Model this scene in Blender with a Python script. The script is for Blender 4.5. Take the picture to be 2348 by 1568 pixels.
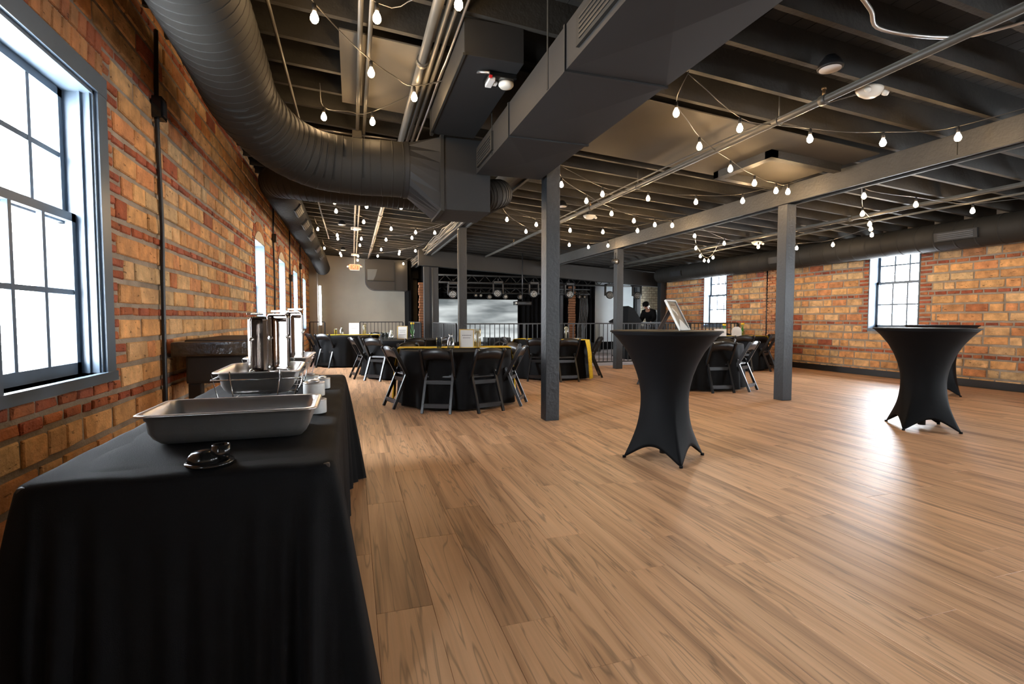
import bpy, bmesh, math, random
from mathutils import Vector, Matrix

PI = math.pi
for o in list(bpy.data.objects):
    bpy.data.objects.remove(o, do_unlink=True)
SC = bpy.context.scene
COL = SC.collection
rng = random.Random(7)

# ------------------------------------------------------------------ camera
cd = bpy.data.cameras.new('camera'); cam = bpy.data.objects.new('camera', cd); COL.objects.link(cam)
cd.sensor_width = 36.0; cd.lens = 1150 / 2348 * 36.0; cd.clip_start = .02; cd.clip_end = 300
cam.location = (0, 0, 1.18)
cam.rotation_euler = (math.radians(90 - 2.68), 0, math.radians(-17.65))
SC.camera = cam

# ------------------------------------------------------------------ world, sun, exposure
w = bpy.data.worlds.new('world'); SC.world = w; w.use_nodes = True
bg = w.node_tree.nodes['Background']
bg.inputs[0].default_value = (.86, .93, 1.0, 1); bg.inputs[1].default_value = 13.0
SC.view_settings.view_transform = 'Standard'; SC.view_settings.look = 'None'
SC.view_settings.gamma = 1.0; SC.view_settings.use_curve_mapping = False
SC.view_settings.exposure = 2.5
try:
    SC.cycles.use_denoising = True
    SC.cycles.max_bounces = 12; SC.cycles.diffuse_bounces = 6; SC.cycles.transparent_max_bounces = 12
    SC.cycles.caustics_reflective = False; SC.cycles.caustics_refractive = False
    SC.cycles.sample_clamp_indirect = 6.0
except Exception:
    pass

# ------------------------------------------------------------------ layout numbers (metres)
XL, XR = -1.5, 10.2            # inner faces of the side walls
YB, YR = 20.4, -3.6            # back wall, wall behind the camera
YS = 15.2                      # stage header
YSB = 17.2                     # stage back wall
XS = 11.6                      # stage room right side
SLOPE = .068
def zj(x): return 3.09 - SLOPE * (x - 5.9)     # underside of the joists
BULB = 36.0

# ------------------------------------------------------------------ helpers
class MB:
    def __init__(s): s.v = []; s.f = []; s.c = []; s.sm = []
    def add(s, vs, fs, col=None, smooth=False):
        b = len(s.v); s.v += [tuple(p) for p in vs]
        for f in fs:
            s.f.append([b + i for i in f]); s.sm.append(smooth)
        if col is not None: s.c += [col] * len(vs)
        return s
    def box(s, x0, x1, y0, y1, z0, z1, col=None):
        v = [(x0,y0,z0),(x1,y0,z0),(x1,y1,z0),(x0,y1,z0),(x0,y0,z1),(x1,y0,z1),(x1,y1,z1),(x0,y1,z1)]
        return s.add(v, [(0,3,2,1),(4,5,6,7),(0,1,5,4),(1,2,6,5),(2,3,7,6),(3,0,4,7)], col)
    def cbox(s, cx, cy, cz, sx, sy, sz, m=None, col=None):
        v = [Vector((cx+a*sx/2, cy+b*sy/2, cz+c*sz/2)) for c in (-1,1) for b in (-1,1) for a in (-1,1)]
        if m is not None: v = [m @ p for p in v]
        return s.add(v, [(0,2,3,1),(4,5,7,6),(0,1,5,4),(1,3,7,5),(3,2,6,7),(2,0,4,6)], col)
    def bbox(s, x0, x1, y0, y1, z0, z1, b=.005):
        # box with chamfered edges
        b = min(b, (x1-x0)/2.2, (y1-y0)/2.2, (z1-z0)/2.2)
        bm = bmesh.new(); bmesh.ops.create_cube(bm, size=1)
        for v in bm.verts:
            v.co = Vector(((x0+x1)/2+v.co.x*(x1-x0), (y0+y1)/2+v.co.y*(y1-y0), (z0+z1)/2+v.co.z*(z1-z0)))
        bmesh.ops.bevel(bm, geom=list(bm.edges), offset=b, segments=2, affect='EDGES', profile=.6)
        bm.verts.index_update()
        s.add([v.co.copy() for v in bm.verts], [[v.index for v in f.verts] for f in bm.faces]); bm.free()
        return s
    def bar(s, a, b, w, h, up=(0,0,1)):
        # rectangular bar from a to b
        a = Vector(a); b = Vector(b); d = (b-a).normalized(); u = Vector(up)
        r = d.cross(u)
        if r.length < 1e-5: r = d.cross(Vector((0,1,0)))
        r.normalize(); u = r.cross(d)
        v = []
        for p in (a, b):
            for i, j in ((-1,-1),(1,-1),(1,1),(-1,1)): v.append(p + r*(i*w/2) + u*(j*h/2))
        return s.add(v, [(0,1,2,3),(7,6,5,4),(0,4,5,1),(1,5,6,2),(2,6,7,3),(3,7,4,0)])
    def tube(s, pts, r, n=8, caps=True, smooth=True):
        pts = [Vector(p) for p in pts]; k = len(pts)
        rr = r if isinstance(r, (list, tuple)) else [r]*k
        t0 = (pts[1]-pts[0]).normalized()
        nrm = t0.cross(Vector((0,0,1)))
        if nrm.length < 1e-3: nrm = t0.cross(Vector((1,0,0)))
        nrm.normalize(); vs = []; pt = t0
        for i, p in enumerate(pts):
            if i == 0: t = t0
            elif i == k-1: t = (pts[-1]-pts[-2]).normalized()
            else: t = ((pts[i+1]-p).normalized() + (p-pts[i-1]).normalized()).normalized()
            nrm = (nrm - t*nrm.dot(t)).normalized(); b = t.cross(nrm)
            for j in range(n):
                a = 2*PI*j/n; vs.append(p + (nrm*math.cos(a) + b*math.sin(a))*rr[i])
        fs = [(i*n+j, i*n+(j+1)%n, (i+1)*n+(j+1)%n, (i+1)*n+j) for i in range(k-1) for j in range(n)]
        s.add(vs, fs, None, smooth)
        if caps:
            b0 = len(s.v)-len(vs)
            s.f.append([b0+j for j in range(n)][::-1]); s.sm.append(False)
            s.f.append([b0+(k-1)*n+j for j in range(n)]); s.sm.append(False)
        return s
    def lathe(s, prof, n=24, o=(0,0,0), smooth=True, closed=True):
        # prof: [(r,z)...] around z through o
        vs = []
        for r, z in prof:
            for j in range(n):
                a = 2*PI*j/n; vs.append((o[0]+r*math.cos(a), o[1]+r*math.sin(a), o[2]+z))
        k = len(prof)
        fs = [(i*n+j, i*n+(j+1)%n, (i+1)*n+(j+1)%n, (i+1)*n+j) for i in range(k-1) for j in range(n)]
        if closed:
            fs.append(tuple(range(n))[::-1]); fs.append(tuple((k-1)*n+j for j in range(n)))
        return s.add(vs, fs, None, smooth)
    def prism(s, poly, a0, a1, axis='y'):
        # poly: list of 2D points, extruded along axis
        def P(p, a):
            return {'y': (p[0], a, p[1]), 'x': (a, p[0], p[1]), 'z': (p[0], p[1], a)}[axis]
        n = len(poly)
        return s.add([P(p, a0) for p in poly] + [P(p, a1) for p in poly],
                     [tuple(range(n)), tuple(range(2*n-1, n-1, -1))] + [(i, n+i, n+(i+1) % n, (i+1) % n) for i in range(n)])
    def build(s, name, mat, parent=None, fix=True):
        me = bpy.data.meshes.new(name); me.from_pydata([tuple(p) for p in s.v], [], s.f)
        for p, f in zip(me.polygons, s.sm): p.use_smooth = f
        if s.c and len(s.c) == len(s.v):
            at = me.color_attributes.new('col', 'FLOAT_COLOR', 'POINT')
            for i, c_ in enumerate(s.c): at.data[i].color = (c_[0], c_[1], c_[2], 1)
        if mat is not None: me.materials.append(mat)
        if fix:
            bm = bmesh.new(); bm.from_mesh(me); bmesh.ops.recalc_face_normals(bm, faces=bm.faces); bm.to_mesh(me); bm.free()
        o = bpy.data.objects.new(name, me); COL.objects.link(o)
        if parent is not None: o.parent = parent
        return o

def tag(o, label=None, cat=None, group=None, kind=None):
    if label: o['label'] = label
    if cat: o['category'] = cat
    if group: o['group'] = group
    if kind: o['kind'] = kind
    return o
def thing(name, label, cat, loc=(0,0,0), rz=0, group=None, kind=None):
    o = bpy.data.objects.new(name, None); COL.objects.link(o); o.empty_display_size = .1
    o.location = loc; o.rotation_euler = (0, 0, rz)
    return tag(o, label, cat, group, kind)
def struct(name, mb, mat, label=None, cat=None):
    return tag(mb.build(name, mat), label, cat, None, 'structure')
def copy_tree(o, parent=None):
    c = o.copy(); COL.objects.link(c); c.parent = parent
    for ch in [k for k in bpy.data.objects if k.parent == o]: copy_tree(ch, c)
    return c
def arc(cx, cy, r, a0, a1, n):
    return [(cx+r*math.cos(a0+(a1-a0)*i/n), cy+r*math.sin(a0+(a1-a0)*i/n)) for i in range(n+1)]
def spline(pts, m=8):
    P = [Vector(p) for p in pts]; out = []
    P = [P[0]*2-P[1]] + P + [P[-1]*2-P[-2]]
    for i in range(1, len(P)-2):
        for k in range(m):
            t = k/m; a, b, c_, d = P[i-1], P[i], P[i+1], P[i+2]
            out.append(.5*((2*b)+(c_-a)*t+(2*a-5*b+4*c_-d)*t*t+(3*b-a-3*c_+d)*t**3))
    out.append(P[-2]); return out

# ------------------------------------------------------------------ materials
def mat(name, col, rough=.6, metal=0., noise=0., nscale=8., bump=0., bscale=40., spec=.5, coord='Object', emit=None, estr=0.):
    m = bpy.data.materials.new(name); m.use_nodes = True
    nt = m.node_tree; b = nt.nodes['Principled BSDF']
    b.inputs['Base Color'].default_value = (*col, 1); b.inputs['Roughness'].default_value = rough
    b.inputs['Metallic'].default_value = metal; b.inputs['Specular IOR Level'].default_value = spec
    if noise or bump:
        tc = nt.nodes.new('ShaderNodeTexCoord')
    if noise:
        nz = nt.nodes.new('ShaderNodeTexNoise'); nz.inputs['Scale'].default_value = nscale; nz.inputs['Detail'].default_value = 6
        nt.links.new(tc.outputs[coord], nz.inputs['Vector'])
        mr = nt.nodes.new('ShaderNodeMapRange'); mr.inputs['From Min'].default_value = .3; mr.inputs['From Max'].default_value = .7
        mr.inputs['To Min'].default_value = 1-noise; mr.inputs['To Max'].default_value = 1+noise
        nt.links.new(nz.outputs[0], mr.inputs['Value'])
        mx = nt.nodes.new('ShaderNodeVectorMath'); mx.operation = 'SCALE'; mx.inputs[0].default_value = col
        nt.links.new(mr.outputs[0], mx.inputs['Scale']); nt.links.new(mx.outputs[0], b.inputs['Base Color'])
    if bump:
        n2 = nt.nodes.new('ShaderNodeTexNoise'); n2.inputs['Scale'].default_value = bscale; n2.inputs['Detail'].default_value = 4
        nt.links.new(tc.outputs[coord], n2.inputs['Vector'])
        bp = nt.nodes.new('ShaderNodeBump'); bp.inputs['Strength'].default_value = bump; bp.inputs['Distance'].default_value = .02
        nt.links.new(n2.outputs[0], bp.inputs['Height']); nt.links.new(bp.outputs[0], b.inputs['Normal'])
    if emit:
        b.inputs['Emission Color'].default_value = (*emit, 1); b.inputs['Emission Strength'].default_value = estr
    return m

def brick_mat():
    m = mat('brick_face', (.4,.2,.1), .85); nt = m.node_tree; b = nt.nodes['Principled BSDF']
    at = nt.nodes.new('ShaderNodeAttribute'); at.attribute_name = 'col'
    tc = nt.nodes.new('ShaderNodeTexCoord')
    n1 = nt.nodes.new('ShaderNodeTexNoise'); n1.inputs['Scale'].default_value = 9; n1.inputs['Detail'].default_value = 8
    n2 = nt.nodes.new('ShaderNodeTexNoise'); n2.inputs['Scale'].default_value = 55; n2.inputs['Detail'].default_value = 5
    vo = nt.nodes.new('ShaderNodeTexNoise'); vo.inputs['Scale'].default_value = 28; vo.inputs['Detail'].default_value = 2
    mp = nt.nodes.new('ShaderNodeMapping'); mp.inputs['Scale'].default_value = (1, .45, 1.3); mp.inputs['Rotation'].default_value = (.6, 0, 0)
    for n in (n1, n2): nt.links.new(tc.outputs['Object'], n.inputs['Vector'])
    nt.links.new(tc.outputs['Object'], mp.inputs['Vector']); nt.links.new(mp.outputs[0], vo.inputs['Vector'])
    r1 = nt.nodes.new('ShaderNodeMapRange'); r1.inputs[1].default_value = .3; r1.inputs[2].default_value = .72; r1.inputs[3].default_value = .62; r1.inputs[4].default_value = 1.25
    nt.links.new(n1.outputs[0], r1.inputs[0])
    r2 = nt.nodes.new('ShaderNodeMapRange'); r2.inputs[1].default_value = .66; r2.inputs[2].default_value = .72; r2.inputs[3].default_value = 1; r2.inputs[4].default_value = .45
    nt.links.new(vo.outputs[0], r2.inputs[0])
    mu = nt.nodes.new('ShaderNodeMath'); mu.operation = 'MULTIPLY'; nt.links.new(r1.outputs[0], mu.inputs[0]); nt.links.new(r2.outputs[0], mu.inputs[1])
    sc = nt.nodes.new('ShaderNodeVectorMath'); sc.operation = 'SCALE'
    nt.links.new(at.outputs['Color'], sc.inputs[0]); nt.links.new(mu.outputs[0], sc.inputs['Scale']); nt.links.new(sc.outputs[0], b.inputs['Base Color'])
    ad = nt.nodes.new('ShaderNodeMath'); ad.operation = 'ADD'; nt.links.new(n2.outputs[0], ad.inputs[0]); nt.links.new(r2.outputs[0], ad.inputs[1])
    bp = nt.nodes.new('ShaderNodeBump'); bp.inputs['Strength'].default_value = .8; bp.inputs['Distance'].default_value = .014
    nt.links.new(ad.outputs[0], bp.inputs['Height']); nt.links.new(bp.outputs[0], b.inputs['Normal'])
    return m

def wood_floor_mat():
    m = mat('floor_plank', (.3,.17,.09), .47); nt = m.node_tree; b = nt.nodes['Principled BSDF']
    at = nt.nodes.new('ShaderNodeAttribute'); at.attribute_name = 'col'      # r: tone, g,b: grain offsets
    sp = nt.nodes.new('ShaderNodeSeparateColor'); nt.links.new(at.outputs['Color'], sp.inputs[0])
    tc = nt.nodes.new('ShaderNodeTexCoord')
    cb = nt.nodes.new('ShaderNodeCombineXYZ')
    for i, k in enumerate((1, 2)):
        mm = nt.nodes.new('ShaderNodeMath'); mm.operation = 'MULTIPLY'; mm.inputs[1].default_value = 60
        nt.links.new(sp.outputs[k], mm.inputs[0]); nt.links.new(mm.outputs[0], cb.inputs[i])
    va = nt.nodes.new('ShaderNodeVectorMath'); va.operation = 'ADD'
    nt.links.new(tc.outputs['Object'], va.inputs[0]); nt.links.new(cb.outputs[0], va.inputs[1])
    def nz(scale, sx, sy, det, dist=0.):
        mp = nt.nodes.new('ShaderNodeMapping'); mp.inputs['Scale'].default_value = (sx, sy, 1)
        nt.links.new(va.outputs[0], mp.inputs['Vector'])
        n = nt.nodes.new('ShaderNodeTexNoise'); n.inputs['Scale'].default_value = scale; n.inputs['Detail'].default_value = det; n.inputs['Distortion'].default_value = dist
        nt.links.new(mp.outputs[0], n.inputs['Vector']); return n
    broad = nz(1.0, 9, .45, 4, .8); fine = nz(1.0, 70, 1.2, 5, .2); vein = nz(1.0, 12, .55, 2, 1.6)
    # dark veins where the noise crosses its middle
    sub = nt.nodes.new('ShaderNodeMath'); sub.operation = 'SUBTRACT'; sub.inputs[1].default_value = .5; nt.links.new(vein.outputs[0], sub.inputs[0])
    ab = nt.nodes.new('ShaderNodeMath'); ab.operation = 'ABSOLUTE'; nt.links.new(sub.outputs[0], ab.inputs[0])
    rv = nt.nodes.new('ShaderNodeMapRange'); rv.inputs[1].default_value = 0; rv.inputs[2].default_value = .03; rv.inputs[3].default_value = .55; rv.inputs[4].default_value = 1
    nt.links.new(ab.outputs[0], rv.inputs[0])
    cr = nt.nodes.new('ShaderNodeValToRGB'); e = cr.color_ramp.elements
    e[0].position = .25; e[0].color = (.27, .135, .066, 1); e[1].position = .74; e[1].color = (.74, .455, .265, 1)
    k = e.new(.5); k.color = (.60, .345, .185, 1)
    nt.links.new(broad.outputs[0], cr.inputs[0])
    rf = nt.nodes.new('ShaderNodeMapRange'); rf.inputs[1].default_value = .25; rf.inputs[2].default_value = .75; rf.inputs[3].default_value = .89; rf.inputs[4].default_value = 1.09
    nt.links.new(fine.outputs[0], rf.inputs[0])
    rt = nt.nodes.new('ShaderNodeMapRange'); rt.inputs[3].default_value = .92; rt.inputs[4].default_value = 1.08
    nt.links.new(sp.outputs[0], rt.inputs[0])
    m1 = nt.nodes.new('ShaderNodeMath'); m1.operation = 'MULTIPLY'; nt.links.new(rf.outputs[0], m1.inputs[0]); nt.links.new(rt.outputs[0], m1.inputs[1])
    m2 = nt.nodes.new('ShaderNodeMath'); m2.operation = 'MULTIPLY'; nt.links.new(m1.outputs[0], m2.inputs[0]); nt.links.new(rv.outputs[0], m2.inputs[1])
    sc = nt.nodes.new('ShaderNodeVectorMath'); sc.operation = 'SCALE'; nt.links.new(cr.outputs[0], sc.inputs[0]); nt.links.new(m2.outputs[0], sc.inputs['Scale'])
    nt.links.new(sc.outputs[0], b.inputs['Base Color'])
    bp = nt.nodes.new('ShaderNodeBump'); bp.inputs['Strength'].default_value = .12; bp.inputs['Distance'].default_value = .004
    nt.links.new(fine.outputs[0], bp.inputs['Height']); nt.links.new(bp.outputs[0], b.inputs['Normal'])
    b.inputs['Specular IOR Level'].default_value = .75
    return m

def glass_mat(name, tint=(1,1,1), gloss=.08):
    m = bpy.data.materials.new(name); m.use_nodes = True; nt = m.node_tree; nt.nodes.clear()
    out = nt.nodes.new('ShaderNodeOutputMaterial'); tr = nt.nodes.new('ShaderNodeBsdfTransparent'); gl = nt.nodes.new('ShaderNodeBsdfGlossy')
    tr.inputs[0].default_value = (*tint, 1); gl.inputs['Roughness'].default_value = .03
    fr = nt.nodes.new('ShaderNodeLayerWeight'); fr.inputs[0].default_value = .25
    ad = nt.nodes.new('ShaderNodeMath'); ad.operation = 'MULTIPLY_ADD'; ad.inputs[1].default_value = .5; ad.inputs[2].default_value = gloss; ad.use_clamp = True
    nt.links.new(fr.outputs['Facing'], ad.inputs[0])
    mx = nt.nodes.new('ShaderNodeMixShader'); nt.links.new(ad.outputs[0], mx.inputs[0]); nt.links.new(tr.outputs[0], mx.inputs[1]); nt.links.new(gl.outputs[0], mx.inputs[2])
    nt.links.new(mx.outputs[0], out.inputs[0]); return m

def screen_mat():
    m = mat('led_screen', (.02,.02,.02), .5); nt = m.node_tree; b = nt.nodes['Principled BSDF']
    tc = nt.nodes.new('ShaderNodeTexCoord'); mp = nt.nodes.new('ShaderNodeMapping'); mp.inputs['Scale'].default_value = (.5, 1, 2.6)
    nz = nt.nodes.new('ShaderNodeTexNoise'); nz.inputs['Scale'].default_value = 1.1; nz.inputs['Detail'].default_value = 3
    cr = nt.nodes.new('ShaderNodeValToRGB'); e = cr.color_ramp.elements
    e[0].position = .36; e[0].color = (.16, .19, .20, 1); e[1].position = .66; e[1].color = (.78, .84, .84, 1)
    nt.links.new(tc.outputs['Object'], mp.inputs[0]); nt.links.new(mp.outputs[0], nz.inputs[0]); nt.links.new(nz.outputs[0], cr.inputs[0])
    nt.links.new(cr.outputs[0], b.inputs['Emission Color']); b.inputs['Emission Strength'].default_value = .17
    return m

M = {}
M['brick'] = brick_mat()
M['plank'] = wood_floor_mat()
M['mortar'] = mat('mortar', (.30,.25,.195), .95, noise=.25, nscale=6, bump=.5, bscale=60)
M['subfloor'] = mat('subfloor', (.12,.07,.04), .6)
M['grey_paint'] = mat('grey_paint', (.0125,.015,.0175), .45, noise=.12, nscale=3, bump=.25, bscale=25)
M['timber'] = mat('painted_timber', (.034,.032,.027), .6, noise=.2, nscale=4, bump=.3, bscale=30)
M['header_paint'] = mat('header_paint', (.014,.013,.011), .6, noise=.15, nscale=4)
M['joist'] = mat('painted_joist', (.021,.019,.015), .7, noise=.25, nscale=5, bump=.2, bscale=30)
M['deck'] = mat('painted_deck', (.010,.009,.007), .8, noise=.3, nscale=5)
M['drywall'] = mat('painted_drywall', (.070,.062,.049), .75, noise=.1, nscale=2)
M['duct'] = mat('painted_duct', (.0175,.0165,.0140), .68, noise=.12, nscale=3, spec=.3)
M['duct_dark'] = mat('painted_steel_duct', (.0155,.016,.0165), .6, noise=.08, nscale=3, spec=.35)
M['pipe'] = mat('painted_pipe', (.075,.069,.057), .45, noise=.12, nscale=6)
M['steel_pipe'] = mat('galvanised_conduit', (.45,.44,.42), .35, metal=.9)
M['window_paint'] = mat('window_paint', (.085,.115,.15), .38, noise=.08, nscale=4)
M['cream'] = mat('cream_render', (.62,.52,.36), .85, noise=.1, nscale=10)
M['glass'] = glass_mat('window_glass')
M['clear'] = glass_mat('clear_glass', (.96,.98,.98), .1)
M['beige_wall'] = mat('beige_plaster', (.36,.33,.27), .8, noise=.08, nscale=1.2)
M['white_wall'] = mat('white_board', (.62,.69,.72), .7, noise=.05, nscale=2)
M['concrete'] = mat('pink_grey_concrete', (.36,.31,.30), .7, noise=.2, nscale=5, bump=.1, bscale=60)
M['black_cloth'] = mat('black_cloth', (.0016,.0018,.0024), .8, noise=.15, nscale=30, bump=.12, bscale=300, spec=.17)
M['stage_cloth'] = mat('stage_curtain', (.004,.004,.0045), .9, spec=.1)
M['spandex'] = mat('black_spandex', (.0012,.0017,.0026), .62, noise=.1, nscale=200, bump=.06, bscale=500, spec=.15)
M['chair'] = mat('black_resin', (.0055,.006,.007), .36, noise=.1, nscale=6)
M['yellow'] = mat('yellow_gauze', (.74,.50,.012), .85, noise=.2, nscale=40, bump=.4, bscale=120)
M['steel'] = mat('brushed_steel', (.56,.54,.52), .30, metal=.86, noise=.1, nscale=5, bump=.04, bscale=120)
M['lid_steel'] = mat('polished_lid_steel', (.25,.22,.20), .16, metal=1., noise=.1, nscale=5)
M['chrome'] = mat('chrome_wire', (.62,.61,.60), .18, metal=1.)
M['black_plastic'] = mat('black_plastic', (.008,.008,.008), .15)
M['white_plastic'] = mat('white_plastic', (.74,.71,.62), .4)
M['white_paper'] = mat('white_paper', (.66,.64,.60), .8)
M['ink'] = mat('ink', (.03,.03,.03), .8)
M['gold'] = mat('gold_frame', (.62,.42,.12), .35, metal=.6)
M['brown'] = mat('brown_board', (.085,.045,.025), .8, noise=.15, nscale=20)
M['walnut'] = mat('plastic_wrapped_wood', (.045,.03,.017), .2, noise=.4, nscale=12, bump=.35, bscale=18)
M['dark_wood'] = mat('dark_wood', (.02,.013,.008), .6)
M['can_label'] = mat('can_label', (.62,.64,.62), .5, noise=.08, nscale=30)
M['bulb'] = mat('lit_bulb', (1,.8,.5), .2, emit=(1.0,.66,.34), estr=BULB)
M['lamp_cap'] = mat('bulb_socket', (.015,.013,.011), .5)
M['cable'] = mat('string_cable', (.045,.04,.033), .4)
M['black_steel'] = mat('black_steel', (.014,.015,.017), .4)
M['rail'] = mat('railing_steel', (.018,.021,.025), .4)
M['truss'] = mat('black_truss', (.03,.028,.025), .4, metal=.5)
M['lamp_body'] = mat('stage_lamp_body', (.016,.016,.017), .4)
M['lens'] = mat('stage_lamp_lens', (.55,.53,.48), .12, metal=.6)
M['screen'] = screen_mat()
M['exit_red'] = mat('exit_red', (.6,.05,.02), .4, emit=(1,.08,.03), estr=1.6)
M['exit_white'] = mat('exit_body', (.7,.66,.58), .5)
M['green'] = mat('stem_green', (.06,.30,.04), .5)
M['petal'] = mat('yellow_petal', (.85,.55,.03), .5)
M['wax'] = mat('candle_wax', (.75,.66,.48), .5)
M['grey_cloth'] = mat('grey_cloth', (.17,.18,.20), .85, bump=.3, bscale=40)
M['skin'] = mat('skin', (.42,.24,.17), .55)
M['red_plastic'] = mat('red_plastic', (.5,.02,.02), .4)
M['orange_wood'] = mat('bare_pine', (.55,.27,.09), .7, noise=.2, nscale=12)
M['green_plastic'] = mat('green_plastic', (.02,.30,.20), .4)
M['diffuser'] = mat('lamp_diffuser', (.72,.70,.66), .4)

# ================================================================== STRUCTURE
CF, CYAW, CPIT = 1150.0, math.radians(17.65), math.radians(2.68)
def pix(p):     # rough picture position of a point, used only to decide which pieces are worth an object of their own
    d = Vector(p) - Vector((0, 0, 1.18))
    F = Vector((math.sin(CYAW)*math.cos(CPIT), math.cos(CYAW)*math.cos(CPIT), -math.sin(CPIT)))
    R = Vector((math.cos(CYAW), -math.sin(CYAW), 0)); U = R.cross(F); z = d.dot(F)
    if z < .2: return None
    return 1174 + CF*d.dot(R)/z, 784 - CF*d.dot(U)/z, z

LWIN = [(2.80, 3.80, .84, 2.58), (9.15, 10.12, .84, 2.50), (11.95, 13.0, .84, 2.50), (14.75, 15.8, .84, 2.50), (17.45, 18.5, .84, 2.50), (-1.6, -.6, .84, 2.58)]  # last opening is out of view, added for daylight
RWIN = [(6.72, 7.70, .98, 2.66), (11.84, 12.82, .98, 2.60), (1.7, 2.7, .98, 2.6), (-2.3, -1.3, .98, 2.6)]  # openings beside and behind the viewer are added for daylight

def wall_boxes(mb, xa, xb, y0, y1, z0, z1, wins):
    y = y0
    for a, b, c, d in sorted(wins):
        if b < y0 or a > y1: continue
        mb.box(xa, xb, y, a, z0, z1); mb.box(xa, xb, a, b, z0, c); mb.box(xa, xb, a, b, d, z1); y = b
    mb.box(xa, xb, y, y1, z0, z1)
    return mb

BUFF = [(.62,.325,.125), (.66,.37,.15), (.60,.30,.115), (.64,.385,.18), (.58,.275,.105), (.68,.41,.19), (.56,.24,.095), (.60,.40,.20)]
RED = [(.34,.085,.032), (.40,.115,.042), (.29,.068,.03), (.44,.15,.055), (.37,.10,.05)]
def brick(face, n, y0, y1, z0, z1, col, j=.010, axis='x'):
    """one brick: chamfered irregular front, sides running back into the wall"""
    q = rng.uniform
    c = [(y0+q(0,j), z0+q(0,j)), (y1-q(0,j), z0+q(0,j)), (y1-q(0,j), z1-q(0,j)), (y0+q(0,j), z1-q(0,j))]
    i = .007
    ins = [(c[0][0]+i, c[0][1]+i), (c[1][0]-i, c[1][1]+i), (c[2][0]-i, c[2][1]-i), (c[3][0]+i, c[3][1]-i)]
    pr = q(-.004, .005)
    f0 = face + n*pr; f1 = face + n*(pr-.008); f2 = face - n*.045
    P = (lambda d, p: (d, p[0], p[1])) if axis == 'x' else (lambda d, p: (p[0], d, p[1]))
    v = [P(f0+n*q(-.003,.003), p) for p in ins] + [P(f1, p) for p in c] + [P(f2, p) for p in c]
    f = [(0,1,2,3)] + [(4+k, 4+(k+1)%4, (k+1)%4, k) for k in range(4)] + [(8+k, 8+(k+1)%4, 4+(k+1)%4, 4+k) for k in range(4)]
    g = q(.92, 1.20); col = tuple(min(1, x*g) for x in col)
    return v, f, col

def lay_bricks(face, n, ya, yb, ztop, wins, red_at, seed, pitch=.165, tl=.37):
    rng.seed(seed); out = []; z = red_at % .575 - .575
    # repeating pattern upward: one thin red course, three courses of large buff blocks
    k = 0
    while z < ztop:
        h = .08 if k % 4 == 0 else pitch
        jt = .018 if k % 4 == 0 else .026
        a, b = max(z + jt/2, .002), min(z + h - jt/2, ztop)
        if b - a > .03:
            cuts = []
            for w0, w1, s0, s1, pad, top in wins:
                if a < top and b > s0: cuts.append((w0-pad, w1+pad))
            cuts.sort(); spans = []; y = ya
            for c0, c1 in cuts:
                if c0 > y: spans.append((y, c0, y > ya+.01, True))
                y = max(y, c1)
            if y < yb: spans.append((y, yb, y > ya+.01, False))
            for w0, w1, s0, s1, pad, top in wins:      # the course cut short by a sill
                if a < s0-.075 < b+.06 and b > s0-.0 and s0-.068-a > .035:
                    y = max(w0-pad, ya)
                    while y < w1+pad-.03:
                        L = min(rng.choice((.2, .21, .19)), w1+pad-y); out.append((y+.007, y+L-.007, a, s0-.068, RED)); y += L
            for s0, s1, jl, jr in spans:
                red = k % 4 == 0
                if red:
                    y = s0
                    while y < s1 - .02:
                        L = rng.choice((.2, .21, .105, .2, .19, .15)); L = min(L, s1-y)
                        if s1-y-L < .05: L = s1-y
                        out.append((y+.007, y+L-.007, a, b, RED)); y += L
                    continue
                y0, y1 = s0, s1
                # jambs beside a window: small red bricks, two to a course
                if jl:
                    wd = .12 if k % 2 else .22; m_ = (a+b)/2
                    out.append((y0+.004, y0+wd-.012, a, m_-.008, RED)); out.append((y0+.004, y0+wd-.012, m_+.008, b, RED)); y0 += wd
                if jr:
                    wd = .22 if k % 2 else .12; m_ = (a+b)/2
                    out.append((y1-wd+.012, y1-.004, a, m_-.008, RED)); out.append((y1-wd+.012, y1-.004, m_+.008, b, RED)); y1 -= wd
                y = y0 - (rng.uniform(.1, .3) if not jl else 0)
                while y < y1 - .02:
                    L = rng.choice((tl, tl, tl*.97, tl*1.03, tl*.6, tl, tl*.5))
                    e = min(y+L, y1)
                    if y1-e < .07: e = y1
                    s = max(y, y0)
                    if e-s > .04:
                        out.append((s+.008, e-.008, a, b, BUFF if rng.random() < .95 else RED))
                    y = e
        z += h; k += 1
    return out

def raise_bricks(items, face, n, wall, axis='x', most=300):
    ranked = []
    for it in items:
        y0, y1, z0, z1, pal = it
        mid = (face, (y0+y1)/2, (z0+z1)/2) if axis == 'x' else ((y0+y1)/2, face, (z0+z1)/2)
        a = pix((face, y0, z0) if axis == 'x' else (y0, face, z0)); b = pix((face, y1, z1) if axis == 'x' else (y1, face, z1))
        s = 0
        if a and b and -60 < (a[0]+b[0])/2 < 2400 and -60 < (a[1]+b[1])/2 < 1600: s = abs(a[0]-b[0])*abs(a[1]-b[1])
        if s > 0 and axis == 'x' and n > 0 and mid[1] > 1.3 and mid[1] < 4.2 and mid[2] < .5: s *= .2   # behind the buffet
        ranked.append((s, it))
    ranked.sort(key=lambda t: -t[0])
    rest = MB()
    for i, (s, (y0, y1, z0, z1, pal)) in enumerate(ranked):
        v, f, col = brick(face, n, y0, y1, z0, z1, rng.choice(pal), axis=axis)
        if i < most and s > 60:
            m = MB(); m.add(v, f, col); m.build('brick', M['brick'], wall)
        else:
            rest.add(v, f, col)
    if rest.v:
        r = rest.build('far_bricks', M['brick'], wall); r['kind'] = 'stuff'

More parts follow.
